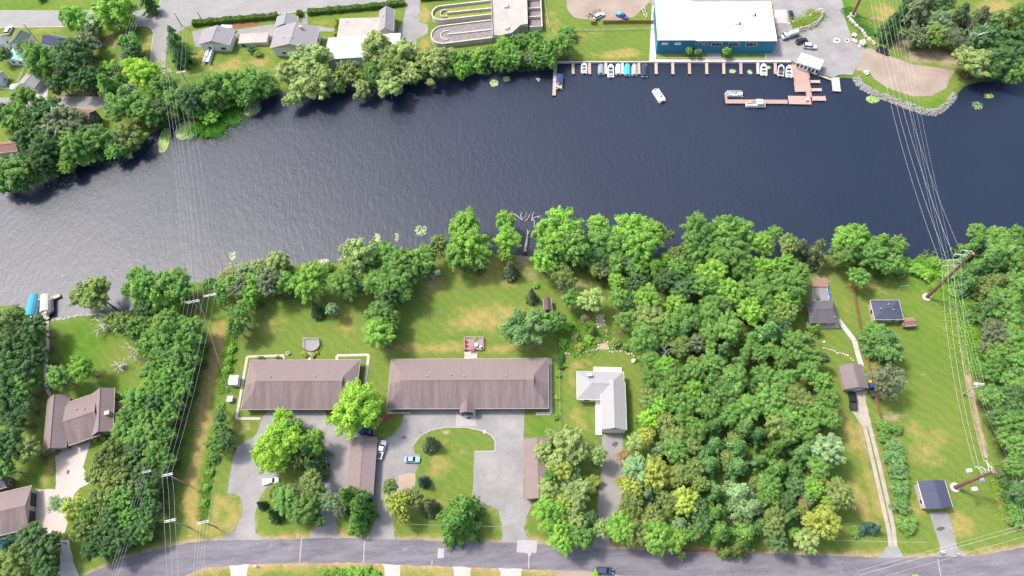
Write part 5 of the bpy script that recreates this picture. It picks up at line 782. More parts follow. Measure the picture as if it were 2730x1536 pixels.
# ------------------------------------------------------------------ docks
def dock(label, segs, col, z=-.12, name='dock', piles=True):
    o = P(*segs[0][0]); r = thing(name, label, 'dock', (o.x, o.y, 0))
    for a, b2, w in segs:
        A, B_ = P(*a), P(*b2); d = (B_-A); L = d.length; d.normalize(); an = math.atan2(d.y, d.x); n = max(1, round(L/.32)); mb = MB()
        for k in range(n): mb.box((-L/2+L*(k+.5)/n, random.uniform(-.03, .03), random.uniform(-.012, .012)), (L/n-.04, w, .1))
        c = (A+B_)/2-o; kf = random.uniform(.9, 1.08); cc = tuple(x*kf for x in col); s = stuff(put('deck_boards', mb, PLANK, r, (c.x, c.y, z), an, col=cc))
        mb = MB(); mb.box((0, -w/2+.12, -.2), (L, .12, .28)); mb.box((0, w/2-.12, -.2), (L, .12, .28)); put('joists', mb, PLANK, r, (c.x, c.y, z), an, col=(.2, .15, .12))
        if piles:
            m_ = max(2, int(L/5)+1)
            for k in range(m_):
                for sy in (-1, 1): mp = MB(); mp.tube([(0, 0, -2.4), (0, 0, z+.25)], .1, 7); p = A+d*(L*(.04+.92*k/(m_-1)))+Vector((-d.y, d.x, 0))*sy*(w/2+.06)-o; put('pile', mp, PLANK, r, (p.x, p.y, 0), col=(.3, .24, .2))
    return r
PK = (.4, .29, .245); RD = (.38, .25, .215)
dock('long thin dock at the left end of the marina', [((1481, 167), (1477, 254), 1.25)], PK)
names = ['second', 'third', 'fourth', 'fifth', 'sixth', 'seventh', 'eighth', 'ninth', 'tenth', 'eleventh', 'twelfth', 'thirteenth', 'fourteenth']
for k, x in enumerate((1527.5, 1571.5, 1615, 1659, 1703, 1749, 1793.5, 1838, 1884, 1929.5, 1975, 2020.5, 2067)):
    o = dock(f'short finger dock on the sea wall, {names[k]} dock counting from the left', [((x, 167), (x+.6, 197), 1.1 if k not in (11, 12) else 1.1)], PK if k not in (2, 3, 11) else (.42, .38, .34)); o['group'] = 'finger docks along the sea wall'
dock('broad red plank deck with long T-shaped dock below the store', [((2113, 172), (2119, 206), 3.2), ((2129, 176), (2133, 206), 3.3), ((2145, 186), (2148, 206), 3.1), ((2116, 207), (2158, 207), 1.6), ((2118, 217), (2159, 217), 2.6), ((2118, 229), (2161, 229), 3.2), ((2119, 239), (2161, 238), 2.0), ((2156, 243), (2157, 258), 2.0), ((1934, 270), (2100, 271), 1.9), ((2102, 266), (2162, 267), 3.9), ((2165, 262), (2202, 262), 2.1), ((1935, 249), (1936, 264), .8)], RD, name='plank_deck')
dock('upper finger dock on the right of the red deck', [((2161, 217), (2187, 217), 1.3)], PK); dock('lower finger dock on the right of the red deck', [((2163, 239), (2191, 238.5), 1.3)], PK)
dock('grey ramp dock beside the boat launch', [((2227, 206), (2231, 243), 2.9)], (.42, .41, .4)); dock('narrow wooden gangway between dock store and launch', [((2184, 200), (2220, 213), .8)], (.46, .38, .32))
dock('forked plank dock leading to the boat lifts', [((126, 853), (121, 838), 1.6), ((121, 838), (104, 836), 1.2), ((124, 842), (139, 826), 1.3), ((139, 830), (136, 798), 1.3), ((135, 798), (160, 787), 1.3), ((103, 836), (99, 800), .7)], (.4, .33, .28), z=.12)
dock('white sectional dock beneath the riverside trees', [((348, 828), (361, 786), 1.3)], (.62, .62, .6))
# sea wall
r = thing('sea_wall', 'low concrete sea wall along the marina', 'wall', P(1476, 166))
o = r.location; pts = resample([P(1476, 165), P(1730, 165), P(2110, 165)], 4.0)
for a, b2 in zip(pts, pts[1:]):
    mb = MB(); c = (a+b2)/2-o; L = (b2-a).length; mb.box((0, 0, -.75), (L-.03, .5, 1.75)); put('wall_block', mb, CONC, r, (c.x, c.y, 0), math.atan2((b2-a).y, (b2-a).x))
# ------------------------------------------------------------------ stones
def rock(seed):
    rr = random.Random(seed); v = []; f = []
    for i, (z, s) in enumerate(((-.5, .7), (0, 1.0), (.38, .62))):
        for k in range(6): a = k*1.047+i*.3; q = s*rr.uniform(.75, 1.15); v.append((q*math.cos(a)*.55, q*math.sin(a)*.5, z*rr.uniform(.85, 1.1)))
    for i in range(2):
        for k in range(6): f.append((i*6+k, i*6+(k+1) % 6, (i+1)*6+(k+1) % 6, (i+1)*6+k))
    f += [tuple(range(5, -1, -1)), tuple(range(12, 18))]; m_ = MB(); m_.add(v, f); me = m_.mesh('stone'); me.materials.append(STONE); return me
ROCKS = [rock(k) for k in range(6)]
def sc_col(base): k = random.uniform(.75, 1.2); return tuple(c*k for c in base)
def stone_row(name, label, pts, step, size, rows, col, cat='wall', rise=.45, jit=.25, wall_to=None):
    W_ = resample([P(*p) for p in pts], step); o = W_[0].copy(); r = thing(name, label, cat, (o.x, o.y, 0))
    for j in range(rows):
        for p in W_:
            q = p-o; put('stone', ROCKS[random.randrange(6)], None, r, (q.x+random.uniform(-jit, jit), q.y+random.uniform(-jit, jit)+j*.28*(1 if rise else 1), .12+j*rise), random.uniform(0, 6), col=sc_col(col), sc=size*random.uniform(.75, 1.25))
    return r
RK = (.34, .31, .28)
stone_row('stone_wall', 'curved dry stone retaining wall by the boat shop', [(2070, 101), (2086, 96), (2104, 90), (2130, 86), (2155, 80), (2178, 68), (2192, 50), (2194, 40)], .7, .75, 4, RK, rise=.34)
stone_row('stone_edging', 'pale stone edging around the planted island by boat shop', [(2105, 63), (2130, 55), (2158, 42), (2178, 28), (2190, 26)], 1.2, .8, 1, (.55, .52, .48), 'edging')
stone_row('stone_edging', 'pale boulder row along the grass right of the launch', [(2262, 48), (2272, 60), (2284, 70), (2298, 84), (2308, 98), (2320, 108), (2330, 118)], .75, .95, 2, (.46, .4, .35), 'edging', rise=.3)
stone_row('stone_edging', 'crooked line of pale stones on the cottage lawn', [(2195, 929), (2220, 934), (2240, 943), (2262, 950), (2273, 961)], .7, .6, 1, (.5, .46, .41), 'edging')
stone_row('stone_edging', 'line of pale stones behind the grey L-shaped house, left part', [(1502, 944), (1540, 942), (1570, 937), (1596, 931)], .8, .6, 1, (.5, .46, .41), 'edging'); stone_row('stone_edging', 'line of pale stones behind the grey L-shaped house, right part', [(1624, 937), (1660, 936), (1690, 948)], .8, .6, 1, (.5, .46, .41), 'edging')
stone_row('stone_steps', 'left stone border of the track climbing behind the grey house', [(1592, 842), (1594, 880), (1594, 930)], 1.0, .6, 1, (.6, .54, .46), 'edging'); stone_row('stone_steps', 'right stone border of the track climbing behind the grey house', [(1608, 840), (1616, 880), (1622, 930)], 1.0, .6, 1, (.6, .54, .46), 'edging')
sheet('wood_track', [(1595, 840), (1606, 838), (1615, 890), (1620, 932), (1597, 932)], .02, DIRT)
def riprap(label, pts, width, n, size, col):
    W_ = [P(*p) for p in pts]; mbv = []; mbf = []; src = [np.array([v.co for v in me.vertices]) for me in ROCKS]; fs = [tuple(p.vertices) for p in ROCKS[0].polygons]; L = [(b2-a).length for a, b2 in zip(W_, W_[1:])]; T = sum(L); mb = MB(); o = W_[0]
    for k in range(n):
        u = random.uniform(0, T); i = 0
        while u > L[i] and i < len(L)-1: u -= L[i]; i += 1
        d = (W_[i+1]-W_[i]).normalized(); q = W_[i]+d*u+Vector((-d.y, d.x, 0))*random.uniform(-width/2, width/2); z = gz(q.x, q.y); s = size*random.uniform(.6, 1.4); a = random.uniform(0, 6.28); ca, sa = math.cos(a)*s, math.sin(a)*s
        V = src[random.randrange(6)]; mb.add([(q.x-o.x+v[0]*ca-v[1]*sa, q.y-o.y+v[0]*sa+v[1]*ca, z+v[2]*s+.05) for v in V], fs)
    ob = put('riprap', mb, STONE, None, (o.x, o.y, 0), col=col); stuff(ob); return tag(ob, label, 'riprap')
riprap('pale riprap stones edging the gravel point', [(2283, 205), (2294, 226), (2330, 246), (2376, 264), (2424, 282), (2460, 296), (2490, 300), (2516, 290), (2536, 270), (2550, 250)], 2.6, 950, .62, (.24, .23, .215))
riprap('pale riprap stones along the left lawn shore', [(136, 850), (170, 844), (205, 836), (260, 834), (335, 832)], 2.0, 420, .55, (.36, .335, .31))
# ------------------------------------------------------------------ lily pads
LILY = objcol('lily pads', .6, .3, .25, scale=.6)
def lily(label, x, y, rx, ry, n, col, s=.21):
    n = int(n*1.4)
    c = P(x, y, WZ); m_ = MPP(x, y, WZ); mb = MB()
    for k in range(n):
        a = random.uniform(0, 6.28); q = random.random()**.6; dx = rx*m_*q*math.cos(a); dy = ry*m_*1.35*q*math.sin(a); r_ = s*random.uniform(.6, 1.3); z = .012+random.uniform(0, .03)
        if sdist(np.array([c.x+dx]), np.array([c.y+dy]))[0] > -.3: continue
        mb.add([(dx, dy, z)]+[(dx+r_*math.cos(t_), dy+r_*math.sin(t_), z+.006) for t_ in (0, .9, 1.8, 2.7, 3.6, 4.5, 5.4)], [(0, i, i+1) for i in range(1, 7)])
    if not mb.f: return
    o = put('lily_pads', mb, LILY, None, (c.x, c.y, WZ), col=col); stuff(o); tag(o, label, 'lily pads')
PG = (.3, .36, .16); YG = (.25, .34, .09)
for q in [('broad lily pad bed right of the shore poles', 496, 347, 30, 24, 900, PG), ('lily pad bed in the dark cove at far left bank', 438, 374, 15, 32, 460, YG), ('lily pads at the tip of the green bank', 672, 292, 24, 16, 260, PG), ('small lily patch off the green bank', 628, 318, 18, 9, 110, PG), ('lily cluster left of the long thin dock, lower', 1317, 222, 11, 9, 90, PG), ('lily cluster left of the long thin dock, upper', 1350, 211, 11, 7, 60, PG),
          ('few lily pads near the long thin dock', 1435, 212, 5, 5, 14, PG), ('lily pads below the tank-side shrubs', 1300, 195, 12, 6, 45, YG), ('lily pads beside the marina wall shrubs', 1420, 185, 40, 5, 40, YG), ('lily patch between finger docks, left one', 1953, 190, 9, 5, 60, PG), ('lily patch between finger docks, middle one', 1999, 192, 6, 6, 35, PG), ('lily patch between finger docks, right one', 2048, 180, 6, 4, 30, PG),
          ('bright lily patch off the gravel point', 2327, 265, 17, 10, 150, YG), ('dim lily patch right of the gravel point', 2606, 282, 15, 10, 60, (.16, .26, .1)), ('small lily patch under the right bank trees', 2636, 256, 12, 6, 40, YG), ('lily patch in mid left river', 621, 682, 9, 11, 36, PG), ('tall lily patch near the pale willow', 1006, 637, 8, 14, 50, PG), ('small lily patch right of the pale willow', 1058, 632, 6, 10, 24, PG), ('lily patch left of the big shore tree', 1122, 615, 17, 13, 60, PG), ('lily patch below mid river bank', 862, 697, 16, 6, 50, (.34, .32, .2)),
          ('scattered lily pads at the far left bank', 120, 490, 90, 18, 90, (.2, .26, .1)), ('scattered lily pads under far left trees', 290, 432, 50, 12, 60, (.2, .26, .1))]: lily(*q)
# reeds along the south-west shore
def reeds(label, pts, n, h, col):
    W_ = [P(*p) for p in pts]; L = [(b2-a).length for a, b2 in zip(W_, W_[1:])]; T = sum(L); c = []; 
    for k in range(n):
        u = random.uniform(0, T); i = 0
        while u > L[i] and i < len(L)-1: u -= L[i]; i += 1
        d = (W_[i+1]-W_[i]).normalized(); q = W_[i]+d*u+Vector((-d.y, d.x, 0))*random.gauss(0, .9); c.append((q.x-W_[0].x, q.y-W_[0].y, WZ+random.uniform(.1, h)))
    me = leaves('reeds', np.array(c), np.stack([rng.normal(size=n)*.6, rng.normal(size=n)*.6, np.full(n, .8)], -1), .22, rng.uniform(.2, .9, n), 2.2); o = put('reeds', me, None, None, (W_[0].x, W_[0].y, 0), col=col); stuff(o); tag(o, label, 'reeds')
reeds('pale reeds along the lower left shore', [(585, 738), (610, 722), (640, 712), (680, 705), (735, 702)], 1500, 1.3, (.36, .36, .18)); reeds('bright sedge fringe on the far bank point', [(518, 338), (534, 356), (556, 362), (588, 344), (612, 312), (640, 285)], 1800, 1.0, (.07, .2, .02))
def rough(label, pts, width, n, h, col):
    n = int(n*2.3)
    W_ = [P(*p) for p in pts]; L = [(b2-a).length for a, b2 in zip(W_, W_[1:])]; T = sum(L); c = []
    for k in range(n):
        u = random.uniform(0, T); i = 0
        while u > L[i] and i < len(L)-1: u -= L[i]; i += 1
        d = (W_[i+1]-W_[i]).normalized(); q = W_[i]+d*u+Vector((-d.y, d.x, 0))*random.gauss(0, width/2); c.append((q.x-W_[0].x, q.y-W_[0].y, random.uniform(.05, h)))
    me = leaves('tall_grass', np.array(c), np.stack([rng.normal(size=n)*.7, rng.normal(size=n)*.7, np.full(n, .9)], -1), .13, rng.uniform(.1, .9, n), 1.8); o = put('tall_grass', me, None, None, (W_[0].x, W_[0].y, 0), col=col); stuff(o); tag(o, label, 'tall grass')
rough('tall bright weeds beside the left motel walkway', [(622, 885), (612, 940), (604, 1000), (598, 1050)], 2.2, 1700, .4, (0.16, 0.3, 0.04)); rough('weedy strip running down the power line corridor', [(575, 1190), (560, 1250), (548, 1320), (540, 1390)], 1.6, 900, .3, (0.15, 0.27, 0.04))
rough('lush weeds below the tall rust pole', [(2440, 690), (2480, 720), (2520, 730), (2540, 790), (2580, 900), (2610, 1000)], 5, 4500, .7, (0.168, 0.364, 0.035)); rough('overgrown slope left of the wood track', [(1500, 920), (1540, 890), (1570, 880), (1585, 920)], 7, 4200, .7, (0.168, 0.308, 0.042)); rough('green weeds between boulders and lawn by the launch', [(2255, 20), (2275, 50), (2320, 95)], 3, 1200, .4, (.06, .2, .03))
rough('lush sedge on the far bank point behind the reeds', [(522, 322), (550, 342), (590, 322), (622, 290)], 7, 6000, .7, (0.077, 0.238, 0.021)); rough('weedy planting on the stone-walled island', [(2110, 70), (2140, 66), (2172, 48), (2184, 34)], 4, 2200, .6, (0.224, 0.336, 0.056)); rough('weeds at the foot of the wood by the right drive', [(2650, 1240), (2690, 1330), (2710, 1390)], 4, 1600, .7, (0.168, 0.308, 0.042))
# ------------------------------------------------------------------ hedges
def hedge(label, pts, w, h, col, n):
    W_ = [P(*p) for p in pts]; L = [(b2-a).length for a, b2 in zip(W_, W_[1:])]; T = sum(L); c = []; nn = []
    for k in range(n):
        u = random.uniform(0, T); i = 0
        while u > L[i] and i < len(L)-1: u -= L[i]; i += 1
        d = (W_[i+1]-W_[i]).normalized(); nrm = Vector((-d.y, d.x, 0)); f = random.random(); bumpy = 1+.18*math.sin(u*.9+i)+.1*math.sin(u*2.3)
        if f < .5: off = random.uniform(-1, 1)*w/2; z = h*bumpy*random.uniform(.85, 1.05); m_ = Vector((0, 0, 1))
        else: s_ = random.choice((-1, 1)); off = s_*w/2*bumpy; z = random.uniform(.05, h); m_ = nrm*s_+Vector((0, 0, .3))
        q = W_[i]+d*u+nrm*off-W_[0]; c.append((q.x, q.y, z)); nn.append(tuple(m_+Vector((random.gauss(0, .4), random.gauss(0, .4), random.gauss(0, .4)))))
    root = thing('hedge', label, 'hedge', (W_[0].x, W_[0].y, 0)); me = leaves('foliage', np.array(c), np.array(nn), .2, rng.uniform(0, 1, n)); put('foliage', me, None, root, col=col)
    mb = MB(); pts3 = [(q.x, q.y, .0) for q in ((p-W_[0]) for p in W_)]
    for a, b2 in zip(W_, W_[1:]): cc = (a+b2)/2-W_[0]; mb.box((cc.x, cc.y, h*.38), ((b2-a).length, w*.6, h*.76), math.atan2((b2-a).y, (b2-a).x))
    put('stems', mb, BARK, root)
hedge('clipped hedge behind the ramped grey house', [(516, 68), (560, 63), (640, 56), (700, 51), (742, 47)], 2.2, 1.8, (.075, .16, .02), 6000); hedge('clipped hedge behind the flat-roofed building', [(822, 38), (900, 31), (1000, 22), (1080, 12)], 2.2, 1.8, (.075, .16, .02), 6500); hedge('short hedge stub behind the twin house wing', [(793, 42), (808, 40)], 2.2, 1.5, (.06, .14, .02), 700)
hedge('narrow yellow-green hedge left of the flat-roofed building', [(899, 58), (897, 100)], 1.0, 1.5, (.2, .26, .02), 1400); hedge('vine-covered fence along the green lawn right of the long motel', [(1494, 940), (1494, 985)], 1.2, 1.5, (.05, .15, .03), 1600)
hedge('dark hedge right of the plant tanks at the top', [(1122, 2), (1200, -4), (1300, -10)], 1.6, 1.4, (.06, .12, .02), 2000)
# ------------------------------------------------------------------ fences
def fence(label, pts, h, step, col, style='panel', name='fence'):
    W_ = resample([P(*p) for p in pts], step); o = W_[0]; r = thing(name, label, 'fence', (o.x, o.y, 0)); pm = MB(); pm.box((0, 0, h/2), (.12, .12, h)); pme = pm.mesh('post')
    for p in W_: q = p-o; put('post', pme, PLANK, r, (q.x, q.y, 0), col=col)
    for a, b2 in zip(W_, W_[1:]):
        L = (b2-a).length; c = (a+b2)/2-o; an = math.atan2((b2-a).y, (b2-a).x); mb = MB()
        if style == 'panel':
            n = max(2, int(L/.3))
            for k in range(n): mb.box((-L/2+L*(k+.5)/n, 0, h*.5), (L/n-.03, .05, h*.92))
            stuff(put('boards', mb, PLANK, r, (c.x, c.y, 0), an, col=tuple(x*random.uniform(.85, 1.15) for x in col)))
        else:
            for z in ((.45, .95) if style == 'rail' else (h*.33, h*.66, h*.97)): mb = MB(); mb.box((0, 0, z), (L, .05 if style == 'rail' else .03, .1 if style == 'rail' else .03)); put('rail' if style == 'rail' else 'wire_strand', mb, PLANK, r, (c.x, c.y, 0), an, col=col)
    return r
fence('red-brown board fence in front of the gravel yard', [(1576, 66), (1592, 66)], 1.7, 2.4, (.3, .1, .06)); fence('long red-brown board fence up to the boat shop', [(1578+30, 64), (1660, 63), (1741, 63)], 1.7, 2.4, (.3, .1, .06))
fence('pale low rail on the marina lawn', [(1535, 84), (1640, 82), (1740, 79)], .8, 3, (.5, .44, .3), 'rail'); fence('brown board fence between cottage and bungalow', [(2272, 768), (2282, 825), (2294, 890)], 1.5, 2.4, (.24, .13, .08)); fence('brown board fence beside the taupe garage', [(2304, 925), (2318, 1000), (2332, 1060), (2345, 1115)], 1.5, 2.4, (.26, .13, .08))
fence('wire fence right of the long motel lawn', [(1492, 948), (1492, 1040), (1493, 1148)], 1.6, 3, (.35, .38, .34), 'wire'); fence('wire fence along the far bank lawn', [(490, 206), (560, 203), (640, 196), (720, 192), (760, 184)], 1.3, 3.5, (.5, .5, .42), 'wire'); fence('white rail fence around the small far lawn', [(75, 168), (48, 225)], 1.0, 1.8, (.66, .66, .64), 'rail'); fence('white rail fence below the small far lawn', [(-10, 238), (28, 240)], 1.0, 1.8, (.66, .66, .64), 'rail')
fence('wooden fence right of the square basins', [(1450, -10), (1462, 60), (1466, 80)], 1.2, 3, (.5, .47, .36), 'rail')
# ------------------------------------------------------------------ poles and wires
WOODP = (.36, .3, .25); RUSTP = (.2, .088, .068)
def insul(r, x, y, z): mb = MB(); mb.tube([(x, y, z), (x, y, z+.16), (x, y, z+.34)], [.06, .13, .07], 7); put('insulator', mb, MATTE, r, col=(.6, .62, .63))
def wpole(label, b, top, arm=2.6, arms=1, ang=0.12, n=3, h=None, name='utility_pole', trafo=0):
    h = h or pole_h(*b, *top); p = G(*b); r = thing(name, label, 'utility pole', p, ang); h -= p.z; mb = MB(); mb.tube([(0, 0, -.3), (0, 0, h*.5), (0, 0, h)], [.24, .2, .15], 8); put('pole_shaft', mb, PLANK, r, col=WOODP); out = []
    for k in range(arms):
        z = h-.35-k*.9; mb = MB(); mb.box((0, .2, z), (arm, .18, .22)); put('crossarm', mb, PLANK, r, col=(.6, .58, .54))
        if arms == 1: mb = MB(); mb.box((0, -.2, z), (arm, .14, .2)); put('crossarm', mb, PLANK, r, col=(.6, .58, .54))
        for i in range(n):
            x = -arm/2+.15+(arm-.3)*i/(n-1); insul(r, x, .2, z+.1)
            if k == 0: out.append(r.location+Matrix.Rotation(ang, 3, 'Z') @ Vector((x, .2, z+.44)))
    for i in range(trafo): mb = MB(); a = i*2.1; mb.tube([(.5*math.cos(a), .5*math.sin(a), h-2.2), (.5*math.cos(a), .5*math.sin(a), h-1.0)], .3, 10); put('transformer', mb, METAL, r)
    return out
WN = {}
def wire(a, b2, sag, label, group, r=.026, seg=18):
    a, b2 = Vector(a), Vector(b2); pts = [a+(b2-a)*(k/seg)-Vector((0, 0, 4*sag*(k/seg)*(1-k/seg))) for k in range(seg+1)]; mb = MB(); mb.tube([p-a for p in pts], r, 4); o = put('power_line', mb, WIRE, None, a); tag(o, label, 'wire', group); return o
def span(A, B_, sag, what, group, r=.026, ext=1.0):
    A = sorted(A, key=lambda p: p.x); B_ = sorted(B_, key=lambda p: p.x); m_ = min(len(A), len(B_)); nm = ['leftmost', 'second from left', 'third from left', 'fourth from left', 'fifth from left']
    if ext > 1: B_ = [Vector((a.x+(b.x-a.x)*ext, a.y+(b.y-a.y)*ext, b.z)) for a, b in zip(A, B_)]
    if ext < 0: A = [Vector((b.x+(a.x-b.x)*-ext, b.y+(a.y-b.y)*-ext, a.z)) for a, b in zip(A, B_)]
    for i in range(m_): wire(A[i], B_[i], sag, f'{nm[i]} wire {what}', group, r)
a1 = wpole('wooden pole on the far bank, left of the pair', (479, 244), (439, 189), 3.6, 2, n=4); a2 = wpole('wooden pole on the far bank, right of the pair', (511, 238), (479, 192), 3.6, 1, n=3)
b1 = wpole('double-armed wooden pole on the near left shore', (545, 837), (508, 806), 4.4, 2, n=4); b2_ = wpole('wooden pole right of the double-armed one on near shore', (591, 821), (552, 792), 4.0, 1, n=3)
c1 = wpole('wooden pole among trees at the lower left', (433, 1277), (390, 1255), 2.6, 1, n=4); c2 = wpole('wooden pole beside the dry grass strip', (493, 1288), (444, 1267), 3.0, 1, n=3)
d1 = wpole('wooden pole near the lower road, left of two', (504, 1406), (451, 1391), 3.2, 1, n=3); d2 = wpole('wooden pole near the lower road, right of two', (574, 1405), (540, 1392), 3.4, 1, n=4)
span(a1, b1, 3.2, 'of the left circuit across the river', 'left river wires'); span(a2, b2_, 3.2, 'of the right circuit across the left river', 'left river wires')
span(b1, c1, 1.6, 'of the left circuit over the shore wood', 'left shore wires'); span(b2_, c2, 1.6, 'of the right circuit along the shore wood', 'left shore wires'); span(c2, d1, .4, 'between the two lower left poles', 'lower left wires')
z_ = 9
span(c1, [P(x, 1590, z_) for x in (268, 276, 284, 292)], 1, 'leaving the frame at the bottom left', 'lower left wires', ext=1.8); span(d1, [P(x, 1590, z_) for x in (452, 466, 482)], .4, 'crossing the road below the left pole', 'lower left wires', ext=2); span(d2, [P(x, 1590, z_) for x in (508, 514, 520, 526)], .4, 'crossing the road below the right pole', 'lower left wires', ext=2)
span(a1, [P(x, -60, 12) for x in (452, 458, 464, 470)], 1.2, 'running up from the left far bank pole', 'far street wires', ext=1.8); span(a2, [P(x, -60, 12) for x in (480, 488, 496)], 1.2, 'running up from the right far bank pole', 'far street wires', ext=1.8)
sp = P(606, 1035, 4.2); wire(b1[-1], (sp.x, sp.y, sp.z), .5, 'single service wire from shore pole to the utility box', 'left shore wires'); wire((sp.x, sp.y, sp.z), d2[-1], .8, 'single service wire running down the grass corridor', 'left shore wires')
mb = MB(); p = P(606, 1038); r = thing('service_post', 'slim service post beside the white utility box', 'utility pole', p); mb.tube([(0, 0, -.2), (sp.x-p.x, sp.y-p.y, 4.3)], .09, 6); put('pole_shaft', mb, PLANK, r, col=WOODP); insul(r, sp.x-p.x, sp.y-p.y, 4.25)
for k, (x0, x1) in enumerate(((372, 284), (380, 291), (388, 297), (396, 303))): wire(P(x0, -30, 12), P(x1, 222, 7), .8, f'{["first", "second", "third", "fourth"][k]} slanting wire above the far left trees', 'far left slanting wires', .04)
r = thing('wood_pole', 'short wooden pole among the far left trees carrying slanting wires', 'utility pole', P(293, 240)); q = P(291, 222, 7)-r.location; mb = MB(); mb.tube([(0, 0, -.2), (q.x, q.y, 7.1)], .15, 7); put('pole_shaft', mb, PLANK, r, col=WOODP); mb = MB(); mb.box((q.x, q.y, 6.95), (3.4, .15, .2)); put('crossarm', mb, PLANK, r, col=(.6, .58, .54))
for lab, b, tp in (('tilted street pole at the upper left near the white SUV', (106, 117), (60, 66)), ('street pole left of the ramped house', (485, 70), (461, 33)), ('thin street pole behind the ramped house', (537, 52), (543, 22)), ('dark short pole beside the lower right road', (2505, 1474), (2461, 1452))): wpole(lab, b, tp, 1.2, 1, n=2)
# rust steel poles
def rpole(label, b, h, arms, col=RUSTP, lights=0):
    p = P(*b); r = thing('steel_pole', label, 'power pole', (p.x, p.y, 0)); mb = MB(); mb.tube([(0, 0, -.2), (0, 0, h*.5), (0, 0, h)], [.56, .44, .3], 14); s = put('pole_shaft', mb, MATTE, r, col=col); mb = MB(); mb.tube([(0, 0, -.2), (0, 0, .35)], 1.35, 18); put('foundation', mb, CONC, r); out = []
    mb = MB(); mb.tube([(0, 0, h*.5-.05), (0, 0, h*.5+.05)], .5, 14); mb.tube([(0, 0, h-.02), (0, 0, h+.06)], .42, 12); put('flange', mb, MATTE, r, col=(.3, .14, .1))
    for z, tx, ty in arms:
        e = P(tx, ty, z)-r.location; e.z = 0; L = e.length; d = e/L; mb = MB(); mb.tube([d*.4+Vector((0, 0, z-.3)), d*L*.6+Vector((0, 0, z+.1)), d*L+Vector((0, 0, z))], [.13, .1, .08], 6); a_ = put('arm', mb, METAL, r); mb = MB(); mb.tube([d*.5+Vector((0, 0, z+1.0)), d*L*.9+Vector((0, 0, z+.1))], .05, 5); put('arm_stay', mb, METAL, a_)
        mb = MB(); mb.tube([d*L+Vector((0, 0, z)), d*L+Vector((0, 0, z-.5)), d*L+Vector((0, 0, z-1.0))], [.08, .13, .06], 8); put('insulator', mb, MATTE, a_, col=(.6, .62, .63)); out.append(r.location+d*L+Vector((0, 0, z-1.0)))
    return r, out
hA = pole_h(2470, 793, 2586, 667); hB = pole_h(2545, 1300, 2645, 1250)
print('heights', hA, hB, [pole_h(479, 244, 439, 189), pole_h(545, 837, 508, 806), pole_h(433, 1277, 390, 1255), pole_h(504, 1406, 451, 1391), pole_h(2565, 1052, 2610, 1021)])
rA, oA = rpole('tall rust-red steel pole standing by the near river bank', (2470, 793), hA, [(hA*.72, 2516, 708), (hA*.82, 2531, 692), (hA*.91, 2547, 677), (hA*.985, 2566, 666)])
rB, oB = rpole('rust-red steel pole with floodlight boxes by the navy-roofed garage', (2545, 1300), hB, [(hB*.78, 2605, 1244), (hB*.88, 2617, 1245), (hB*.93, 2629, 1228), (hB*.985, 2643, 1243)])
for k, (x, y, z) in enumerate(((2583, 1255, hB*.5), (2615, 1280, hB*.55), (2597, 1304, hB*.42))):
    e = P(x, y, z)-rB.location; mb = MB(); mb.tube([(0, 0, z-.2), (e.x, e.y, z)], .09, 6); a_ = put('bracket', mb, MATTE, rB, col=RUSTP); mb = MB(); mb.box((e.x, e.y, z+.1), (1.4, 1.0, .7)); mb.box((e.x+.2, e.y, z+.55), (.7, .7, .3)); put('switch_box', mb, METAL, a_)
rN, oN = rpole('rust-red steel pole at the top edge by the launch road', (2273, 40), hA, [(hA*.72, 2316, -62), (hA*.82, 2326, -72), (hA*.91, 2336, -80), (hA*.985, 2346, -86)])
SG = 'right river wires'
for i, nm in enumerate(('lowest', 'middle', 'upper', 'shield')): wire(oN[i], oA[i], 5.0, f'{nm} wire from the river pole across the right river', SG, .03 if i < 3 else .022); wire(oA[i], oB[i], 3.2, f'{nm} wire between the two rust-red poles', SG, .03 if i < 3 else .022)
e1 = wpole('transformer pole with grey cans at the right wood edge', (2566, 1052), (2610, 1021), 2.8, 1, n=4, trafo=3, ang=-.2); e2 = wpole('crossarmed pole in the right wood, upper', (2672, 1232), (2696, 1205), 3.4, 2, n=4, ang=.35); e3 = wpole('crossarmed pole in the right wood, lower', (2690, 1300), (2714, 1276), 3.4, 2, n=4, ang=.35)
span([P(x, -60, 14) for x in (2360, 2368, 2380, 2392)], e1, 3.2, 'of the thin circuit across the right river', SG, .019); span(e1, e2, 1.0, 'of the thin circuit along the right wood', SG, .019); span(e2, e3, .2, 'between the two right wood poles', SG, .019); span(e3, [P(x, 1480, 8) for x in (2760, 2768, 2776, 2784)], .5, 'leaving the frame at lower right', SG, .019, ext=2.5)
for k, (y0, y1) in enumerate(((1382, 1522), (1392, 1534), (1414, 1556))): wire(P(2790, y0, 9), P(2290, y1, 9), .8, f'{["upper", "middle", "lower"][k]} wire slanting over the lower right road', 'lower right road wires', .04 if k == 1 else .03)
wire(P(2210, 1440, 5), P(2470, 1446, 7), .3, 'thin wire strung above the twin-track drive', 'lower right road wires', .03); wire(P(1095, 1398, 5), P(1335, 1404, 5), .3, 'thin wire strung across the big pine lawn', 'lower right road wires', .025)
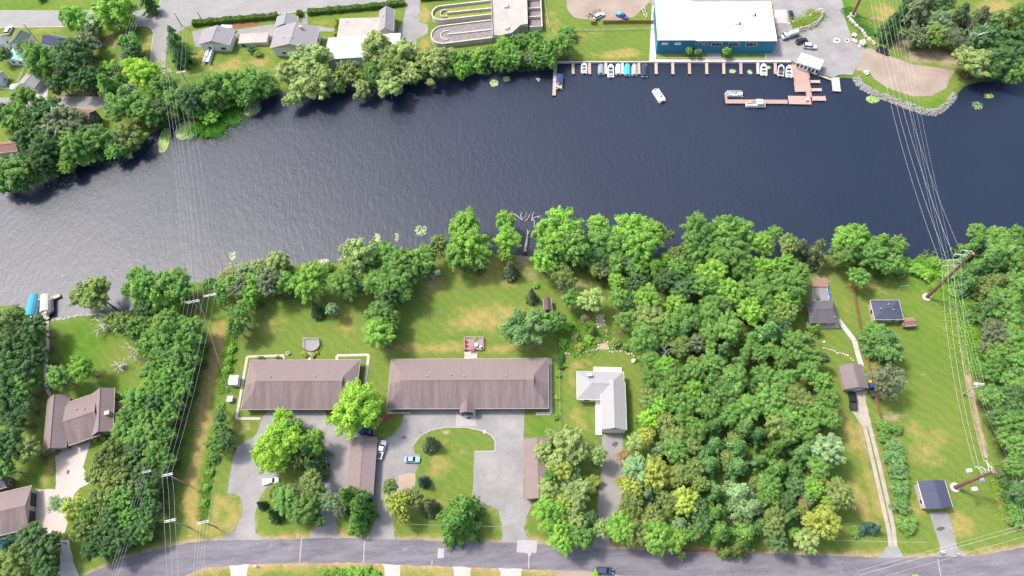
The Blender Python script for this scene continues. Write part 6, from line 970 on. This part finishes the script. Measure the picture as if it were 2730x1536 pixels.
# ------------------------------------------------------------------ decks and furniture
def deck(name, label, pts, z, col, board=.3, rail=True):
    W_ = [P(*p) for p in pts]; o = sum(W_, Vector())/len(W_); r = thing(name, label, 'deck', (o.x, o.y, 0)); L = [((p-o).x, (p-o).y) for p in W_]; mb = MB(); mb.prism(L, 0, z-.08); put('frame', mb, PLANK, r, col=tuple(c*.5 for c in col)); y0, y1 = min(p[1] for p in L), max(p[1] for p in L); mb = MB(); y = y0+board/2; n = len(L)
    while y < y1:
        xs_ = []
        for i in range(n):
            (ax, ay), (bx, by) = L[i], L[(i+1) % n]
            if (ay > y) != (by > y): xs_.append(ax+(y-ay)*(bx-ax)/(by-ay))
        if len(xs_) >= 2: mb.box(((min(xs_)+max(xs_))/2, y, z-.03+random.uniform(-.01, .01)), (max(xs_)-min(xs_), board-.04, .08))
        y += board
    stuff(put('deck_boards', mb, PLANK, r, col=col))
    if rail:
        for i in range(n):
            a, b2 = Vector((*L[i], 0)), Vector((*L[(i+1) % n], 0)); c = (a+b2)/2; an = math.atan2((b2-a).y, (b2-a).x); mb = MB(); mb.box((0, 0, z+.85), ((b2-a).length, .12, .08)); mb.box((0, 0, z+.45), ((b2-a).length, .06, .08))
            if i != rail: put('railing', mb, PLANK, r, (c.x, c.y, 0), an, col=tuple(min(1, k*1.3) for k in col))
            mb = MB(); mb.box((a.x, a.y, (z+.9)/2), (.12, .12, z+.9)); put('post', mb, PLANK, r, col=col)
    return r
deck('garden_deck', 'weathered grey pentagon deck behind the left motel', [(811, 906), (851, 906), (854, 919), (849, 931), (836, 938), (824, 938), (812, 930)], .6, (.27, .255, .25), rail=4)
deck('sun_deck', 'mauve-brown deck with red chairs behind the long motel', [(1239, 903), (1289, 903), (1290, 935), (1239, 935)], .6, (.28, .21, .21), rail=2)
deck('cottage_deck', 'brown wooden deck above the cottage patio', [(2163, 748), (2206, 748), (2207, 766), (2164, 767)], .4, (.3, .18, .13), rail=0)
def chair(label, x, y, z, rz, col, nm='lounge_chair'):
    p = P(x, y, z); r = thing(nm, label, 'chair', p, rz); mb = MB(); mb.box((0, 0, .4), (.7, .75, .1)); put('seat', mb, CLOTH, r, col=col); mb = MB(); mb.box((-.38, 0, .75), (.1, .75, .75)); put('backrest', mb, CLOTH, r, col=col)
    for sx in (-.3, .3):
        for sy in (-.3, .3): mb = MB(); mb.box((sx, sy, .18), (.06, .06, .36)); put('leg', mb, METAL, r)
chair('red chair on the deck, upper of two', 1243, 912, .61, 0, (.36, .05, .07)); chair('red chair on the deck, lower of two', 1243, 922, .61, .2, (.36, .05, .07)); chair('white chair on the motel deck corner', 1281, 926, .61, 2.6, (.66, .6, .6))
def table(label, x, y, z, rz, col, round_=False, nm='garden_table'):
    p = P(x, y, z); r = thing(nm, label, 'table', p, rz); mb = MB()
    if round_: mb.tube([(0, 0, .7), (0, 0, .76)], .6, 14)
    else: mb.box((0, 0, .73), (1.8, .8, .06))
    put('table_top', mb, PLANK, r, col=col)
    for sx in (-.5, .5):
        for sy in (-.28, .28): mb = MB(); mb.box((sx*(.6 if round_ else 1), sy, .35), (.07, .07, .7)); put('leg', mb, PLANK, r, col=col)
        if not round_: mb = MB(); mb.box((0, sx*1.5, .43), (1.8, .28, .06)); put('bench', mb, PLANK, r, col=col); mb = MB(); mb.box((0, sx*1.5, .2), (1.4, .06, .4)); put('bench_leg', mb, PLANK, r, col=col)
table('pale table on the motel deck', 1270, 922, .61, 0, (.5, .42, .42), True); table('round dark table on the cottage patio', 2178, 796, .05, 0, (.12, .12, .13), True); table('white picnic table at the launch edge of gravel point', 2308, 196, .03, .4, (.66, .64, .6)); table('pale picnic table beside the wall at boulder row', 2276, 96, .03, .9, (.6, .55, .46)); table('grey bench table on the near lawn by the shore trees', 1167, 728, 0, .3, (.6, .56, .5)); table('red-brown picnic table at the left deck', 1258, 931, .61, 0, (.34, .14, .13))
def bin_(label, x, y, col, s=1.0, z=0.03, nm='wheeled_bin'):
    p = P(x, y, z); r = thing(nm, label, 'bin', p, random.uniform(-.3, .3)); mb = MB(); mb.box((0, 0, .5*s), (.75*s, .8*s, 1.0*s), top=1.12); put('body', mb, MATTE, r, col=col); mb = MB(); mb.box((0, 0, 1.04*s), (.9*s, .95*s, .09*s)); put('lid', mb, MATTE, r, col=tuple(c*.8 for c in col))
    for sy in (-.3, .3): mb = MB(); mb.tube([(-.4*s, sy*s-.05, .12*s), (-.4*s, sy*s+.05, .12*s)], .12*s, 10); put('wheel', mb, RUBBER, r)
bin_('blue bin at the corner of the taupe garage', 2319, 1032, (.02, .07, .3), 1.4); bin_('yellow bin behind the blue one at the garage', 2317, 1020, (.6, .45, .1), .9); bin_('dark bin beside the white garage door', 82, 250, (.03, .03, .04)); bin_('black bin against the brown fence', 2325, 1056, (.06, .07, .08), 1.1); bin_('white propane box on the marina dock corner', 2150, 269, (.66, .62, .55), .9, -.06)
# boats and floats stored on the cottage deck edge
def kayak(label, x, y, dx, dy, col, z=.05, L=3.6):
    a, q = P(x, y, z), P(x+dx, y+dy, z); r = thing('kayak', label, 'kayak', a, math.atan2((q-a).y, (q-a).x)); mb = MB(); mb.loft([[(xx, -w, .25), (xx, -w*.5, .03), (xx, w*.5, .03), (xx, w, .25), (xx, w*.4, .36), (xx, -w*.4, .36)] for xx, w in ((-L/2, .03), (-L*.35, .28), (0, .38), (L*.35, .28), (L/2, .03))]); put('hull', mb, PAINT, r, col=col); mb = MB(); mb.tube([(-.4, 0, .3), (-.4, 0, .375)], .24, 10); mb.tube([(.2, 0, .3), (.2, 0, .37)], .2, 10); put('cockpit', mb, MATTE, r, col=(.03, .03, .04))
kayak('blue kayak beside the cottage patio, upper', 2207, 770, 1, 10, (.03, .12, .32)); kayak('bright blue kayak beside the cottage patio, lower', 2211, 790, 1, 8, (.02, .16, .5), L=3.0)
# lamp post, mailboxes, dish, swing frame
p = P(1299.5, 1180); h = pole_h(1299.5, 1180, 1288, 1154); r = thing('lamp_post', 'slim lamp post with white globe on the lawn island', 'lamp post', p); mb = MB(); mb.tube([(0, 0, -.1), (0, 0, h)], .06, 8); put('shaft', mb, METAL, r); mb = MB(); mb.tube([(0, 0, h-.1), (0, 0, h+.1), (0, 0, h+.45), (0, 0, h+.6)], [.12, .38, .38, .1], 12); put('globe', mb, WHITE, r)
def mail(label, x, y): p = P(x, y); r = thing('mailbox', label, 'mailbox', p); mb = MB(); mb.box((0, 0, .5), (.12, .12, 1.0)); put('post', mb, PLANK, r, col=WOODP); mb = MB(); mb.tube([(-.35, 0, 1.15), (.35, 0, 1.15)], .2, 10); put('box', mb, METAL, r)
mail('mailbox by the road below the left drive', 684, 1510); mail('mailbox beside the navy garage drive', 2550, 1478)
r = thing('swing_frame', 'thin metal swing frame near the tall rust pole', 'swing frame', P(2405, 770))
for sx in (-1.2, 1.2):
    for sy in (-.8, .8): mb = MB(); mb.tube([(sx, sy, 0), (sx, 0, 2.0)], .05, 5); put('leg', mb, METAL, r)
mb = MB(); mb.tube([(-1.2, 0, 2.0), (1.2, 0, 2.0)], .05, 5); put('top_bar', mb, METAL, r)
mb = MB(); p = P(769, 944); r = thing('garden_urn', 'white garden urn on the lawn behind the left motel', 'urn', p); mb.tube([(0, 0, 0), (0, 0, .5), (0, 0, .7), (0, 0, .8)], [.35, .2, .5, .55], 12); put('bowl', mb, WHITE, r); mb = MB(); mb.tube([(0, 0, .75), (0, 0, .82)], .45, 12); put('soil', mb, BARK, r)
def boulder(label, x, y, s, col=(.55, .5, .45)): p = P(x, y); o = put('boulder', ROCKS[random.randrange(6)], None, None, (p.x, p.y, s*.25), random.uniform(0, 6), col=col, sc=(s, s, s*.7)); tag(o, label, 'boulder', 'loose boulders')
for k, (x, y, s, l) in enumerate([(2298, 118, 3.0, 'largest pale boulder below the boulder row'), (2280, 112, 1.6, 'small boulder left of the largest pale boulder'), (2274, 108, 1.4, 'boulder nearest the right manhole'), (2290, 126, 1.2, 'boulder just below the largest pale boulder'), (1690, 963, 1.6, 'pale boulder right of the grey house lawn'), (2196, 912, .9, 'pale boulder on the cottage lawn')]): boulder(l, x, y, s)
# fallen tree in the river
a = P(1402, 676); r = thing('fallen_tree', 'bleached fallen trunk reaching into the river', 'dead tree', (a.x, a.y, 0)); rr = random.Random(5); q = lambda x, y, z: tuple(P(x, y, z)-r.location)
mb = MB(); mb.tube([q(1400, 672, .0), q(1403, 650, -.1), q(1406, 630, -.3), q(1408, 617, -.35)], [.55, .45, .36, .25], 8); mb.tube([q(1407, 626, -.3), q(1412, 616, .3)], [.2, .08], 6); mb.tube([q(1408, 618, -.35), q(1403, 610, .2)], [.2, .05], 6); put('trunk', mb, DRIFT, r)
mb = MB()
for k in range(7): t_ = k*.9; mb.tube([q(1400, 672, .0), tuple(Vector(q(1400, 674, .0))+Vector((math.cos(t_)*.9, -.5, math.sin(t_)*.8)))], [.2, .05], 5)
put('roots', mb, BARK, r)
a = P(1400, 585, WZ); r = thing('drowned_branches', 'bleached branches rising from the river beyond the trunk', 'branches', (a.x, a.y, WZ))
for k, seg in enumerate([[(1371, 570), (1384, 580), (1392, 587), (1400, 580), (1405, 565)], [(1392, 587), (1388, 574), (1392, 566)], [(1400, 590), (1408, 582), (1413, 571)], [(1418, 588), (1425, 580), (1443, 576)], [(1418, 588), (1420, 574), (1424, 566)], [(1424, 600), (1426, 590), (1419, 586)], [(1430, 578), (1438, 580)]]):
    mb = MB(); mb.tube([tuple(P(x, y, WZ+.05+.25*(i % 2))-r.location) for i, (x, y) in enumerate(seg)], [.16-.02*i for i in range(len(seg))], 5); put('branch', mb, DRIFT, r)
label_plants(); finish_ground()
